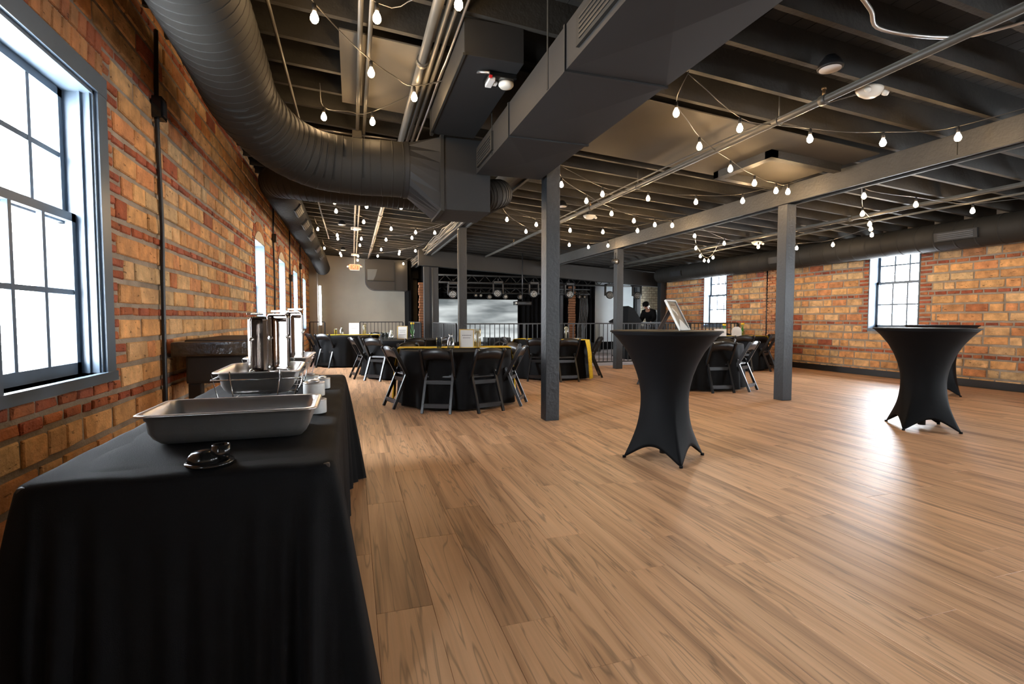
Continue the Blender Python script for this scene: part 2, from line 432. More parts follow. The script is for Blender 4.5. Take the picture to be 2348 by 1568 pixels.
# ---- left wall
mb = wall_boxes(MB(), XL-.34, XL-.012, YR, YB+.3, 0, 4.02, LWIN)
wall_left = struct('wall_left', mb, M['mortar'], 'long wall of buff blocks and red bricks on the window side', 'wall')
excl = [(a, b, c, d, .0 if i not in (0, 5) else .125, (d+.36 if i not in (0, 5) else d+.40)) for i, (a, b, c, d) in enumerate(LWIN)]
items = lay_bricks(XL, 1, .6, YB, 3.66, excl, .615, 11)
raise_bricks(items, XL, 1, wall_left)
# arch and soldier bricks over the openings
def upright(face, n, pts4, col, parent):
    # brick from four corner points (y,z) drawn counter-clockwise
    cy = sum(p[0] for p in pts4)/4; cz = sum(p[1] for p in pts4)/4
    ins = [(p[0]+(cy-p[0])*.12, p[1]+(cz-p[1])*.06) for p in pts4]
    v = [(face+n*.002, *p) for p in ins] + [(face-n*.006, *p) for p in pts4] + [(face-n*.05, *p) for p in pts4]
    f = [(0,1,2,3)] + [(4+k, 4+(k+1)%4, (k+1)%4, k) for k in range(4)] + [(8+k, 8+(k+1)%4, 4+(k+1)%4, 4+k) for k in range(4)]
    g = rng.uniform(.85, 1.15); MB().add(v, f, tuple(x*g for x in col)).build('brick', M['brick'], parent)
ORG = [(.46,.19,.07), (.50,.23,.09), (.42,.15,.06), (.36,.10,.04)]
for i, (a, b, c_, d) in enumerate(LWIN[:5]):
    if i == 0:
        lo, hi = a-.12, b+.12
        nb = int((hi-lo)/.092)
        for r in range(2):
            z0 = 2.725+r*.135; z1 = z0+.122
            for k in range(nb):
                y = lo+(hi-lo)*k/nb; sk = .02
                upright(XL, 1, [(y+.006, z0), (y+(hi-lo)/nb-.006, z0), (y+(hi-lo)/nb-.006+sk, z1), (y+.006+sk, z1)], rng.choice(ORG), wall_left)
    else:
        cy = (a+b)/2; hw = (b-a)/2; rise = .17; R_ = (hw*hw+rise*rise)/(2*rise); cz = d+rise-R_
        am = math.asin(hw/R_); nb = 13
        for k in range(nb):
            t0 = -am*1.04+2.08*am*k/nb+.006; t1 = -am*1.04+2.08*am*(k+1)/nb-.006
            P = lambda t, r: (cy+r*math.sin(t), cz+r*math.cos(t))
            upright(XL, 1, [P(t0, R_+.01), P(t1, R_+.01), P(t1, R_+.16), P(t0, R_+.16)], rng.choice(ORG), wall_left)

# ---- right wall
mb = wall_boxes(MB(), XR+.012, XR+.34, YR, 15.0, 0, 3.2, RWIN)
wall_right = struct('wall_right', mb, M['mortar'], 'long wall of buff blocks facing the cocktail tables', 'wall')
excl = [(a, b, c, d, .0, d) for a, b, c, d in RWIN]
items = lay_bricks(XR, -1, 3.2, 15.0, 2.86, excl, .50, 23, pitch=.16, tl=.36)
raise_bricks(items, XR, -1, wall_right)
rng.seed(31); pil = MB(); z = .14; k = 0
while z < 2.5:
    y = 9.98 - (.1 if k % 2 else 0)
    while y < 10.5:
        a_, b_ = max(y, 9.98), min(y+.2, 10.5)
        if b_-a_ > .04:
            v, f, c_ = brick(XR-.02, -1, a_+.005, b_-.005, z+.004, z+.066, rng.choice([(.50,.25,.12), (.55,.29,.14), (.46,.21,.10)])); pil.add(v, f, c_)
        y += .2
    z += .074; k += 1
o = pil.build('pilaster_bricks', M['brick'], wall_right); o['kind'] = 'stuff'
bb = MB(); bb.bbox(XR-.03, XR+.01, 2.5, 15.0, 0, .13, .006)
struct('baseboard_right', bb, M['black_steel'], 'black baseboard along the right brick wall', 'baseboard')

# ---- windows
def portal(x, y, z, sy, sz, sgn):
    l = bpy.data.lights.new('window_daylight', 'AREA'); l.shape = 'RECTANGLE'; l.size = sz; l.size_y = sy
    l.cycles.is_portal = True
    o = bpy.data.objects.new('window_daylight', l); COL.objects.link(o); o.location = (x, y, z)
    o.rotation_euler = (0, -sgn*PI/2, 0); o['kind'] = 'helper'
def window(idx, side, y0, y1, z0, z1, label, casing=.12, depth=.11, seen=True, arch=0., sill=True):
    n = 1 if side == 'l' else -1; xw = XL if side == 'l' else XR
    X = lambda d: xw - n*d
    t = thing('window_%d' % idx, label, 'window', (0,0,0), kind='structure')
    def bx(mb, d0, d1, a, b, c, d):
        x0, x1 = sorted((X(d0), X(d1))); return mb.box(x0, x1, a, b, c, d)
    P = M['window_paint']
    m = MB()                       # lining boards of the reveal and the flat casing
    bx(m, 0, .33, y0, y0+.022, z0, z1); bx(m, 0, .33, y1-.022, y1, z0, z1); bx(m, 0, .33, y0, y1, z1-.022, z1)
    if casing:
        c = casing
        bx(m, -.018, .012, y1, y1+c, z0-.06, z1+c); bx(m, -.018, .012, y0-c, y0, z0-.06, z1+c); bx(m, -.022, .012, y0-c, y1+c, z1, z1+c)
        bx(m, .012, .03, y1-.035, y1-.02, z0, z1); bx(m, .06, .075, y1-.04, y1-.02, z0, z1)
    m.build('window_frame', P, t)
    m = MB(); bx(m, -.03 if casing else -.005, .33, y0-(casing if casing else 0), y1+(casing if casing else 0), z0-.06, z0)
    m.build('window_sill', P, t)
    zm = z0 + (z1-z0)*.545
    for part, d, a, b in (('lower_sash', depth, z0, zm+.03), ('upper_sash', depth+.045, zm-.03, z1-.02)):
        m = MB(); s = .045; u0, u1 = y0+.022, y1-.022
        bx(m, d, d+.035, u0, u0+s, a, b); bx(m, d, d+.035, u1-s, u1, a, b); bx(m, d, d+.035, u0, u1, a, a+(.07 if 'lower' in part else .05)); bx(m, d, d+.035, u0, u1, b-.05, b)
        so = m.build(part, P, t)
        p0, p1 = u0+s, u1-s; q0, q1 = a+(.07 if 'lower' in part else .05), b-.05
        m = MB(); mw = .03
        for k in (1, 2):
            y = p0+(p1-p0)*k/3; bx(m, d+.004, d+.03, y-mw/2, y+mw/2, q0, q1)
        m.build('muntin', P, so)
        m = MB(); zz = (q0+q1)/2; bx(m, d+.005, d+.029, p0, p1, zz-mw/2, zz+mw/2); m.build('muntin', P, so)
        for i in range(3):
            for j in range(2):
                m = MB(); yy0 = p0+(p1-p0)*i/3; yy1 = p0+(p1-p0)*(i+1)/3; za = q0+(q1-q0)*j/2; zb = q0+(q1-q0)*(j+1)/2
                x = X(d+.017); m.add([(x, yy0, za), (x, yy1, za), (x, yy1, zb), (x, yy0, zb)], [(0,1,2,3)]); m.build('pane', M['glass'], so, fix=False)
    if arch:
        hw = (y1-y0)/2; cy = (y0+y1)/2; R_ = (hw*hw+arch*arch)/(2*arch); cz = z1+arch-R_; am = math.asin(hw/R_)
        poly = [(cy+R_*math.sin(am*(1-2*k/12)), cz+R_*math.cos(am*(1-2*k/12))) for k in range(13)]
        m = MB(); m.prism(poly, *sorted((X(-.004), X(.05))), axis='x'); m.build('arch_infill', M['cream'], t)
    if seen is not None: portal(X(.32), (y0+y1)/2, (z0+z1)/2, y1-y0, z1-z0, n)
window(1, 'l', *LWIN[0], 'large blue-grey sash window in the buff wall beside the buffet', casing=.12)
for i, lb in ((1, 'narrow arched sash window just past the wrapped game table'), (2, 'second arched window beyond the wrapped game table'), (3, 'third arched window along the buff wall'), (4, 'arched window closest to the beige back wall')):
    window(i+1, 'l', *LWIN[i], lb, casing=0, depth=.16, arch=.17)
window(6, 'r', *RWIN[0], 'bright sash window behind the pair of cocktail tables', casing=0, depth=.2)
window(7, 'r', *RWIN[1], 'bright sash window in the far right wall behind the round tables', casing=0, depth=.2)
window(8, 'l', *LWIN[5], 'unseen sash window added for daylight in the buff wall behind the viewer', casing=.12)  # unseen, added to bring more daylight into the room
window(9, 'r', *RWIN[2], 'unseen sash window added for daylight in the right wall level with the viewer', casing=0, depth=.2)  # out of view, added as an extra daylight source
window(10, 'r', *RWIN[3], 'unseen sash window added for daylight in the right wall behind the viewer', casing=0, depth=.2)  # also out of view and added for its daylight

# ---- floor planks
fl = MB(); fl.box(XL-.3, XR+.3, YR-.3, 11.25, -.12, -.010); fl.box(XL-.3, 2.3, 11.25, YB+.3, -.12, -.010)
floor = struct('floor', fl, M['subfloor'], 'wood plank floor running towards the stage', 'floor')
rng.seed(5); planks = []
PW, PL = .225, 1.24
ncol = int((XR-XL)/PW)+1
for i in range(ncol):
    x0 = XL+i*PW; x1 = min(x0+PW, XR); ymax = YB if x0 < 2.1 else 11.25
    y = YR - rng.uniform(0, PL)
    while y < ymax:
        a, b = max(y, YR), min(y+PL, ymax)
        if b-a > .05: planks.append((x0, x1, a, b))
        y += PL
ranked = []
for p in planks:
    q = pix(((p[0]+p[1])/2, (p[2]+p[3])/2, 0)); s = 0
    if q and -150 < q[0] < 2500 and q[1] < 1750: s = 1/q[2]
    if p[1] < 0.0 and 1.4 < (p[2]+p[3])/2 < 3.9: s *= .2
    ranked.append((s, p))
ranked.sort(key=lambda t: -t[0]); rest = MB()
for i, (s, (x0, x1, a, b)) in enumerate(ranked):
    g = .0004; e = .0009; col = (rng.random(), rng.random(), rng.random())
    v = [(x0+g,a+g,-.010),(x1-g,a+g,-.010),(x1-g,b-g,-.010),(x0+g,b-g,-.010)]
    v += [(x0+g,a+g,-.0012),(x1-g,a+g,-.0012),(x1-g,b-g,-.0012),(x0+g,b-g,-.0012)]
    v += [(x0+g+e,a+g+e,0),(x1-g-e,a+g+e,0),(x1-g-e,b-g-e,0),(x0+g+e,b-g-e,0)]
    f = [(k, (k+1)%4, 4+(k+1)%4, 4+k) for k in range(4)] + [(4+k, 4+(k+1)%4, 8+(k+1)%4, 8+k) for k in range(4)] + [(8,9,10,11)]
    if i < 300 and s > 0: m = MB(); m.add(v, f, col); m.build('plank', M['plank'], floor)
    else: rest.add(v, f, col)
r = rest.build('far_planks', M['plank'], floor); r['kind'] = 'stuff'
m = MB(); m.box(2.3, XS+.3, 11.25, YB+.3, -.12, -.004)
struct('floor_stage', m, M['concrete'], 'pinkish concrete floor behind the railing', 'floor')

# ---- back, rear and stage walls
m = MB(); m.box(XL-.3, -1.19, YB, YB+.1, 0, 4.0); m.box(-1.11, 2.62, YB, YB+.1, 0, 4.0); m.box(-1.19, -1.11, YB, YB+.1, 0, .93); m.box(-1.19, -1.11, YB, YB+.1, 2.42, 4.0); struct('wall_back', m, M['beige_wall'], 'plain beige back wall at the end of the aisle', 'wall')
m = MB(); m.box(XL, -1.22, 19.9, YB, 0, 3.6); struct('wall_back_return', m, M['beige_wall'], 'beige pier in the far corner beside the last arched window', 'wall')
m = MB(); m.box(2.0, 2.09, 18.9, YB, 0, 3.3); m.box(2.5, 2.62, 16.2, YB, 0, 3.3); struct('wall_stage_left', m, M['stage_cloth'], 'black partition beside the stage', 'wall')
m = MB(); m.box(2.62, XS+.3, YSB, YSB+.2, 0, 3.7); struct('wall_stage_back', m, M['stage_cloth'], 'black wall behind the stage', 'wall')
m = MB(); m.box(XR+.34, XS+.3, 14.9, 15.05, 0, 3.2); struct('wall_stage_return', m, M['mortar'], 'brick return where the right wall ends at the stage', 'wall')
m = MB(); m.box(XS, XS+.2, 15.05, 15.3, 0, 3.2); m.box(XS, XS+.2, 15.85, YSB+.2, 0, 3.2); m.box(XS, XS+.2, 15.3, 15.85, 0, 1.3); m.box(XS, XS+.2, 15.3, 15.85, 2.1, 3.2); struct('wall_stage_right', m, M['beige_wall'], 'side wall of the stage with an added window', 'wall')
t = thing('window_20', 'unseen window added to light the white board from the side of the stage', 'window', kind='structure')  # added out of view to brighten the board and white bricks
fr = MB(); fr.box(XS+.08, XS+.12, 15.3, 15.34, 1.3, 2.1); fr.box(XS+.08, XS+.12, 15.81, 15.85, 1.3, 2.1); fr.box(XS+.08, XS+.12, 15.34, 15.81, 1.3, 1.34); fr.box(XS+.08, XS+.12, 15.34, 15.81, 2.06, 2.1); fr.build('window_frame', M['window_paint'], t)
portal(XS+.19, 15.575, 1.7, .55, .8, -1)
m = MB()
REAR = [(7.6, 8.8)]  # unseen opening added to let fill daylight in from behind
x = XL-.3
for a, b in REAR:
    m.box(x, a, YR-.3, YR, 0, 4.0); m.box(a, b, YR-.3, YR, 0, .9); m.box(a, b, YR-.3, YR, 2.6, 4.0); x = b
m.box(x, XR+.3, YR-.3, YR, 0, 4.0)
struct('wall_rear', m, M['mortar'], 'brick wall with an added window behind the viewer', 'wall')
for k, (a, b) in enumerate(REAR):
    t = thing('window_%d' % (11+k), 'plain unseen window added for daylight in the wall behind the viewer', 'window', kind='structure')
    fr = MB(); y = YR-.14
    fr.box(a, a+.05, y-.03, y+.03, .9, 2.6); fr.box(b-.05, b, y-.03, y+.03, .9, 2.6); fr.box(a, b, y-.03, y+.03, .9, .96); fr.box(a, b, y-.03, y+.03, 2.54, 2.6); fr.box(a, b, y-.02, y+.02, 1.73, 1.77)
    fr.build('window_frame', M['window_paint'], t)
    l = bpy.data.lights.new('window_daylight', 'AREA'); l.shape = 'RECTANGLE'; l.size = b-a; l.size_y = 1.7; l.cycles.is_portal = True
    o = bpy.data.objects.new('window_daylight', l); COL.objects.link(o); o.location = ((a+b)/2, YR-.28, 1.75); o.rotation_euler = (PI/2, 0, PI); o['kind'] = 'helper'

# ---- white painted brick patch and white board at the right of the stage
wb = MB(); wb.box(8.72, 10.38, YSB-.062, YSB-.002, .3, 2.75)
tag(wb.build('white_board', M['white_wall']), 'plain white backdrop board at the right end of the stage', 'board')
pb = MB(); pb.box(10.5, XS, YSB-.05, YSB, 0, 3.0)
wsb = struct('wall_stage_brick', pb, M['mortar'], 'white painted brick wall behind the bent figure', 'wall')
rng.seed(3); z = .9
k = 0
while z < 2.75:
    x = 10.5 - (.1 if k % 2 else 0)
    while x < XS:
        a, b = max(x, 10.5), min(x+.2, XS)
        if b-a > .04:
            v, f, c_ = brick(YSB-.05-.01, -1, a+.008, b-.008, z+.006, z+.088, (.55,.50,.38), axis='y')
            mm = MB(); mm.add(v, f, c_); mm.build('brick', M['brick'], wsb)
        x += .2
    z += .096; k += 1

# ---- ceiling: deck boards on joists that fall towards the right wall
cm = MB(); cm.prism([(XL-.3, zj(XL-.3)+.29), (XS+.3, zj(XS+.3)+.29), (XS+.3, zj(XS+.3)+.40), (XL-.3, zj(XL-.3)+.40)], YR-.3, YB+.3, 'y')
ceiling = struct('ceiling', cm, M['deck'], 'dark painted timber ceiling with open joists', 'ceiling')
x = XL-.2; bw = .145
while x < XS:
    a, b = x+.003, x+bw-.003
    m = MB(); m.prism([(a, zj(a)+.255), (b, zj(b)+.255), (b, zj(b)+.292), (a, zj(a)+.292)], YR, YB, 'y'); m.build('deck_board', M['deck'], ceiling); x += bw
y = 2.34 - .466*12
while y < YB:
    if y > YR:
        x1 = XR+.02 if y < 15.0 else XS
        m = MB(); a, b = XL-.05, x1
        v = []
        for yy in (y-.024, y+.024):
            for xx, dz in ((a, 0), (b, 0), (b, .256), (a, .256)): v.append((xx, yy, zj(xx)+dz))
        m.add(v, [(0,1,2,3), (7,6,5,4), (0,4,5,1), (1,5,6,2), (2,6,7,3), (3,7,4,0)]); m.build('joist', M['joist'], ceiling)
    y += .466
# flat boards closing a strip of joists, with a hatch frame
dw = MB()
def slab(mb, x0, x1, y0, y1, dz, t=.012):
    v = [(x, y, zj(x)+dz+k) for k in (-t, 0) for x, y in ((x0,y0),(x1,y0),(x1,y1),(x0,y1))]
    return mb.add(v, [(3,2,1,0), (4,5,6,7), (0,1,5,4), (1,2,6,5), (2,3,7,6), (3,0,4,7)])
slab(dw, -.07, 2.09, 4.33, 5.75, -.001); slab(dw, 2.31, 5.84, 4.33, 5.85, -.001)
dw.build('ceiling_panel', M['drywall'], ceiling)
hf = MB()
for (x0, x1, y0, y1) in ((4.7, 5.78, 4.76, 4.86), (4.7, 4.80, 4.76, 5.75), (4.7, 5.78, 5.66, 5.75)):
    v = [(x, y, zj(x)-.014+k) for k in (-.09, 0) for x, y in ((x0,y0),(x1,y0),(x1,y1),(x0,y1))]
    hf.add(v, [(3,2,1,0), (4,5,6,7), (0,1,5,4), (1,2,6,5), (2,3,7,6), (3,0,4,7)])
hf.build('hatch_frame', M['timber'], ceiling)

# ---- beams, posts, header
def beam(x, y0, y1, w_, dep, label, seam=()):
    zt = zj(x)-.004
    t = thing('beam', label, 'beam', kind='structure')
    ys = [y0] + list(seam) + [y1]
    for a, b in zip(ys[:-1], ys[1:]):
        m = MB(); m.bbox(x-w_/2, x+w_/2, a+.002, b-.002, zt-dep, zt-.03, .008); m.build('beam_length', M['timber'], t)
    m = MB(); m.bbox(x-w_/2-.012, x-w_/2+.03, y0, y1, zt-dep-.035, zt-dep-.001, .004); m.bbox(x+w_/2-.03, x+w_/2+.012, y0, y1, zt-dep-.035, zt-dep-.001, .004)
    m.build('bottom_batten', M['timber'], t)
beam(2.2, YR, 20.1, .19, .25, 'painted timber beam above the posts nearest the buffet', (5.5, 10.35))
beam(5.95, YR, 15.1, .19, .25, 'painted timber beam above the two posts in the middle of the floor', (3.55, 10.5))
def post(x, y, zt, w_, label):
    m = MB(); m.bbox(x-w_/2, x+w_/2, y-w_/2, y+w_/2, 0, zt, .006)
    struct('column', m, M['grey_paint'], label, 'column')
zA = zj(2.2)-.29; zB = zj(5.95)-.29
post(2.19, 5.42, zA, .165, 'square grey post standing right of the nearest round table')
post(2.2, 10.35, zA, .165, 'square grey post behind the nearest round table')
post(2.15, 15.3, 2.74, .165, 'square grey post under the left end of the stage header')
post(2.40, 15.25, 2.72, .185, 'thicker grey post paired with another under the stage header')
post(2.2, 20.1, 3.0, .19, 'farthest grey post near the beige back wall')
post(5.95, 5.72, zB, .165, 'square grey post between the cocktail tables and the far brick wall')
post(5.96, 10.5, zB, .165, 'square grey post by the railing behind the centre cocktail table')
post(7.25, 16.9, 2.5, .12, 'slim dark post at the stage beside the white board')
post(10.12, 16.4, 2.4, .16, 'dark stage post left of the bent figure')
post(10.06, 14.8, 2.5, .2, 'dark post at the end of the right brick wall')
m = MB(); x0, x1 = 1.9, XS
def hz(x): return 2.77 - .06*(x-1.9)
v = [(x, y, hz(x)+k) for k in (0, .45) for x, y in ((x0, 15.08), (x1, 15.08), (x1, 15.32), (x0, 15.32))]
m.add(v, [(3,2,1,0), (4,5,6,7), (0,1,5,4), (1,2,6,5), (2,3,7,6), (3,0,4,7)])
struct('trim_1', m, M['header_paint'], 'deep boxed header across the front of the stage', 'header')
m = MB(); m.box(1.9, 2.5, 19.95, 20.25, 2.73, 3.27); struct('trim_2', m, M['header_paint'], 'boxed header above the farthest post', 'header')

# ================================================================== DUCTS, PIPES
def resample(pts, step):
    P = [Vector(p) for p in pts]; out = [P[0]]; acc = 0
    for a, b in zip(P[:-1], P[1:]):
        L = (b-a).length; t = step-acc
        while t <= L:
            out.append(a.lerp(b, t/L)); t += step
        acc = (acc+L) % step
    if (out[-1]-P[-1]).length > step*.3: out.append(P[-1])
    return out
def duct(path, r, rib, name, parent, material, h=.007, n=30, ends=True):
    P = resample(path, rib); pts = []; rr = []
    for a, b in zip(P[:-1], P[1:]):
        for t, q in ((.03, r), (.5, r), (.84, r), (.865, r), (.88, r+h), (.94, r+h), (.955, r), (.985, r)):
            pts.append(a.lerp(b, t)); rr.append(q)
    m = MB(); m.tube(pts, rr, n, caps=ends); return m.build(name, material, parent)
dt = thing('round_duct', 'big ribbed round duct bending from the buff wall to the square box', 'duct')
path = spline([(-.90,-3.4,3.22),(-.90,1,3.22),(-.90,3.6,3.22),(-.90,4.5,3.18),(-.87,5.05,3.08),(-.68,5.5,2.95),(-.35,5.72,2.85),(.05,5.76,2.82),(.35,5.74,2.82),(.60,5.74,2.82)], 10)
duct(path, .292, .105, 'duct_tube', dt, M['duct'], h=.0035)
# round to square transition and box
m = MB(); n = 24
ring = [(.60, 5.74+.295*math.cos(2*PI*j/n), 2.82+.295*math.sin(2*PI*j/n)) for j in range(n)]
sq = []
for j in range(n):
    a = 2*PI*j/n; cx, sx = math.cos(a), math.sin(a); k = 1/max(abs(cx), abs(sx)); sq.append((.94, 5.78+.33*cx*k, 2.745+.385*sx*k))
m.add(ring+sq, [(j, (j+1) % n, n+(j+1) % n, n+j) for j in range(n)]); m.build('transition', M['duct_dark'], dt)
m = MB(); m.bbox(.94, 1.48, 5.45, 6.11, 2.36, 3.13, .004); b_ = m.build('square_box', M['duct_dark'], dt)
m = MB(); m.bbox(.925, .965, 5.432, 6.13, 2.342, 3.148, .003); m.build('flange', M['duct'], b_)
m = MB(); m.lathe([(.302, -.02), (.302, .02)], 28, closed=False)
o = m.build('band', M['duct_dark'], dt); o.location = (.58, 5.74, 2.82); o.rotation_euler = (0, PI/2, 0)

dt = thing('round_duct', 'ribbed round duct with side registers running along the arched windows', 'duct')
path = spline([(1.1, 7.55, 3.04), (.2, 7.55, 3.04), (-.45, 7.58, 3.06), (-.86, 7.78, 3.12), (-1.04, 8.3, 3.2), (-1.09, 9.4, 3.27), (-1.10, 12, 3.285), (-1.10, 16, 3.285), (-1.06, 18, 3.22), (-1.0, 19.5, 3.0)], 10)
duct(path, .25, .075, 'duct_tube', dt, M['duct'], h=.006)
for y in (9.9, 11.3, 12.9, 15.2, 17.0):
    mt = Matrix.Translation((-1.10, y, 3.285)) @ Matrix.Rotation(math.radians(38), 4, 'Y')
    m = MB(); m.cbox(.262, 0, 0, .05, .62, .16, mt); g = m.build('register', M['duct_dark'], dt)
    m = MB()
    for k in range(4): m.cbox(.291, 0, -.05+.033*k, .006, .52, .012, mt)
    m.build('louvre', M['black_steel'], g)

dt = thing('round_duct', 'small ribbed elbow duct leaving the square box under the beam', 'duct')
duct(spline([(1.485, 5.80, 2.62), (1.62, 5.86, 2.66), (1.75, 6.05, 2.72), (1.80, 6.4, 2.78), (1.82, 7.4, 2.85)], 8), .17, .05, 'duct_tube', dt, M['duct'], h=.006, n=22)

dt = thing('round_duct', 'round duct along the top of the right brick wall', 'duct')
duct([(9.72, YR+.1, 2.585), (9.72, 14.4, 2.585)], .235, .30, 'duct_tube', dt, M['duct'], h=.005)
m = MB(); m.lathe([(.235, 0), (.19, .06), (.08, .10), (.01, .11)], 28, closed=False); o = m.build('end_cap', M['duct'], dt); o.location = (9.72, 14.4, 2.585); o.rotation_euler = (-PI/2, 0, 0)
for y, L in ((5.72, .62), (9.35, .5), (13.2, .5), (1.9, .62)):
    mt = Matrix.Translation((9.72, y, 2.585)) @ Matrix.Rotation(math.radians(-8), 4, 'Y')
    m = MB(); m.cbox(-.245, 0, 0, .045, L, .15, mt); g = m.build('register', M['duct_dark'], dt)
    m = MB()
    for k in range(4): m.cbox(-.271, 0, -.045+.03*k, .006, L-.1, .012, mt)
    m.build('louvre', M['black_steel'], g)

# rectangular trunk duct: sheet panels with pressed diagonal creases
dt = thing('trunk_duct', 'wide rectangular sheet metal duct overhead beside the beam', 'duct')
X0, X1, Z0, Z1 = 1.31, 2.05, 2.75, 3.03
ys = [5.40, 4.20, 3.0, 1.80, .60, -.60, -1.8, -3.4]
for a, b in zip(ys[1:], ys[:-1]):
    m = MB(); cx, cy, cz = (X0+X1)/2, (a+b)/2, (Z0+Z1)/2; e = .012
    v = [(X0,a,Z0),(X1,a,Z0),(X1,b,Z0),(X0,b,Z0),(X0,a,Z1),(X1,a,Z1),(X1,b,Z1),(X0,b,Z1),(cx,cy,Z0-e*1.6),(X0-e*.3,cy,cz),(X1+e*.3,cy,cz)]
    m.add(v, [(0,1,8),(1,2,8),(2,3,8),(3,0,8),(4,7,6,5),(0,4,9),(4,7,9),(7,3,9),(3,0,9),(1,2,10),(2,6,10),(6,5,10),(5,1,10),(0,1,5,4),(2,3,7,6)])
    m.build('duct_panel', M['duct_dark'], dt)
for y in ys[1:-1]:
    m = MB(); m.box(X0-.012, X1+.012, y-.012, y+.012, Z0-.012, Z0); m.box(X0-.012, X0, y-.012, y+.012, Z0, Z1); m.box(X1, X1+.012, y-.012, y+.012, Z0, Z1)
    m.build('seam', M['duct_dark'], dt)
for y in (5.0, 2.5):
    m = MB(); m.box(X0-.022, X0-.001, y-.30, y+.30, 2.79, 2.97); g = m.build('register', M['duct'], dt)
    m = MB()
    for k in range(5): m.box(X0-.028, X0-.02, y-.25, y+.25, 2.815+.028*k, 2.827+.028*k)
    m.build('louvre', M['black_steel'], g)
for y in (4.75, 3.3, 1.6):
    m = MB(); m.box(X0-.005, X0-.001, y-.012, y+.012, 2.76, zj(X0)+.05); m.build('hanger_strap', M['duct'], dt)
dt = thing('stub_duct', 'dark boxy duct stub carrying the smoke detector box', 'duct')
m = MB(); m.bbox(.82, 1.29, 3.75, 5.43, 3.14, 3.41, .004); m.build('duct_panel', M['duct_dark'], dt)
m = MB(); m.box(.815, .845, 5.38, 5.44, 3.12, 3.42); m.box(.81, .83, 3.74, 5.43, 3.13, 3.15); m.build('seam', M['duct'], dt)

# far rectangular elbow near the beige wall
dt = thing('elbow_duct', 'dark curved rectangular duct elbow hanging at the beige wall', 'duct')
poly = [(.47, 3.3), (.47, 2.60)] + [(.83+.36*math.cos(PI+PI/2*k/8), 2.57+.36*math.sin(PI+PI/2*k/8)) for k in range(1, 9)] + [(1.95, 2.2), (1.95, 3.3)]
m = MB(); m.prism(poly, 18.75, 19.5, 'y'); m.build('elbow_panel', M['lamp_body'], dt)
m = MB(); m.prism([(.54, 2.94), (.88, 2.95), (.82, 2.72), (.74, 2.55), (.54, 2.53)], 18.73, 18.75, 'y'); m.build('side_plate', mat('pale_sheet', (.09,.10,.105), .4, metal=.3), dt)
m = MB(); m.box(.54, 1.5, 18.70, 18.75, 2.515, 2.545); m.box(1.48, 1.52, 18.70, 18.75, 2.2, 3.2); m.build('seam', M['duct'], dt)

def pipe(pts, r, name, label, cat, mt='pipe', n=10, fit=()):
    t = thing(name, label, cat)
    MB().tube(pts, r, n).build('pipe_run', M[mt], t)
    for y in fit:
        m = MB(); a, b = Vector(pts[0]), Vector(pts[-1]); k = (y-a.y)/(b.y-a.y); p = a.lerp(b, k); d = (b-a).normalized()
        m.tube([p-d*.03, p+d*.03], r*1.35, n); m.build('coupling', M[mt], t)
    return t
def yrun(x, y0, y1, z): return [(x, y0, z), (x, y1, z)]
t = pipe(yrun(3.93, YR+.1, 15.0, 3.075), .032, 'sprinkler_pipe', 'grey sprinkler pipe crossing the middle bay', 'pipe', fit=(3.42, 7.9, 12.2))
for y in (3.42, 7.9, 12.2):
    m = MB(); m.tube([(3.93, y, 3.1), (3.93, y, 3.17)], .013, 8); m.tube([(3.93, y, 3.165), (3.93, y, 3.18)], .02, 8); m.build('sprinkler_head', mat('brass', (.25,.15,.07), .4, metal=.8), t)
for y in (1.3, 3.9, 6.4, 9.9):
    m = MB(); m.tube([(3.93, y, 3.10), (3.93, y, zj(3.93)+.1)], .006, 6); m.tube([(3.93+.042*math.cos(a), y, 3.075+.042*math.sin(a)) for a in [2*PI*k/10 for k in range(11)]], .005, 6, caps=False); m.build('hanger', M['pipe'], t)
pipe(spline([(4.18, 3.2, 3.10), (4.02, 3.6, 3.10), (3.95, 4.6, 3.15), (3.93, 7, 3.16), (3.93, 9.5, 3.16)], 6), .010, 'conduit', 'thin cable conduit beside the sprinkler pipe', 'conduit')
pipe(yrun(8.15, 1.0, 14.9, 2.885), .032, 'sprinkler_pipe', 'grey sprinkler pipe in the bay above the right windows', 'pipe', fit=(6.5, 10.4))
pipe(yrun(8.6, 1.0, 14.9, 2.86), .016, 'conduit', 'thin conduit running parallel above the right windows', 'conduit')
t = pipe(yrun(.60, YR+.1, 20.3, 3.365), .040, 'sprinkler_pipe', 'thick pipe running down the aisle ceiling', 'pipe', fit=(4.4, 11, 16))
pipe(yrun(.675, YR+.1, 7.2, 3.365), .022, 'conduit', 'medium pipe beside the thick aisle pipe', 'conduit')
pipe(yrun(.735, YR+.1, 7.2, 3.375), .018, 'conduit', 'slim pipe third from the duct in the aisle bundle', 'conduit')
pipe(spline([(.80, 1.0, 3.38), (.80, 4.0, 3.38), (.79, 4.6, 3.375), (.795, 5.4, 3.375), (.79, 6.4, 3.38)], 6), .011, 'conduit', 'bare steel conduit along the aisle bundle', 'conduit', 'steel_pipe')
pipe(yrun(.09, 2.0, 18.5, 3.425), .020, 'conduit', 'grey conduit over the light ceiling panel', 'conduit')
pipe(yrun(.165, 3.2, 18.5, 3.42), .018, 'conduit', 'second grey conduit over the light ceiling panel', 'conduit')
pipe(yrun(-.545, 2.6, 6.9, 3.45), .014, 'conduit', 'lone conduit close to the big round duct', 'conduit')
pipe(yrun(-.6, 10.2, 15.3, 3.45), .014, 'conduit', 'lone conduit far down the aisle ceiling', 'conduit')
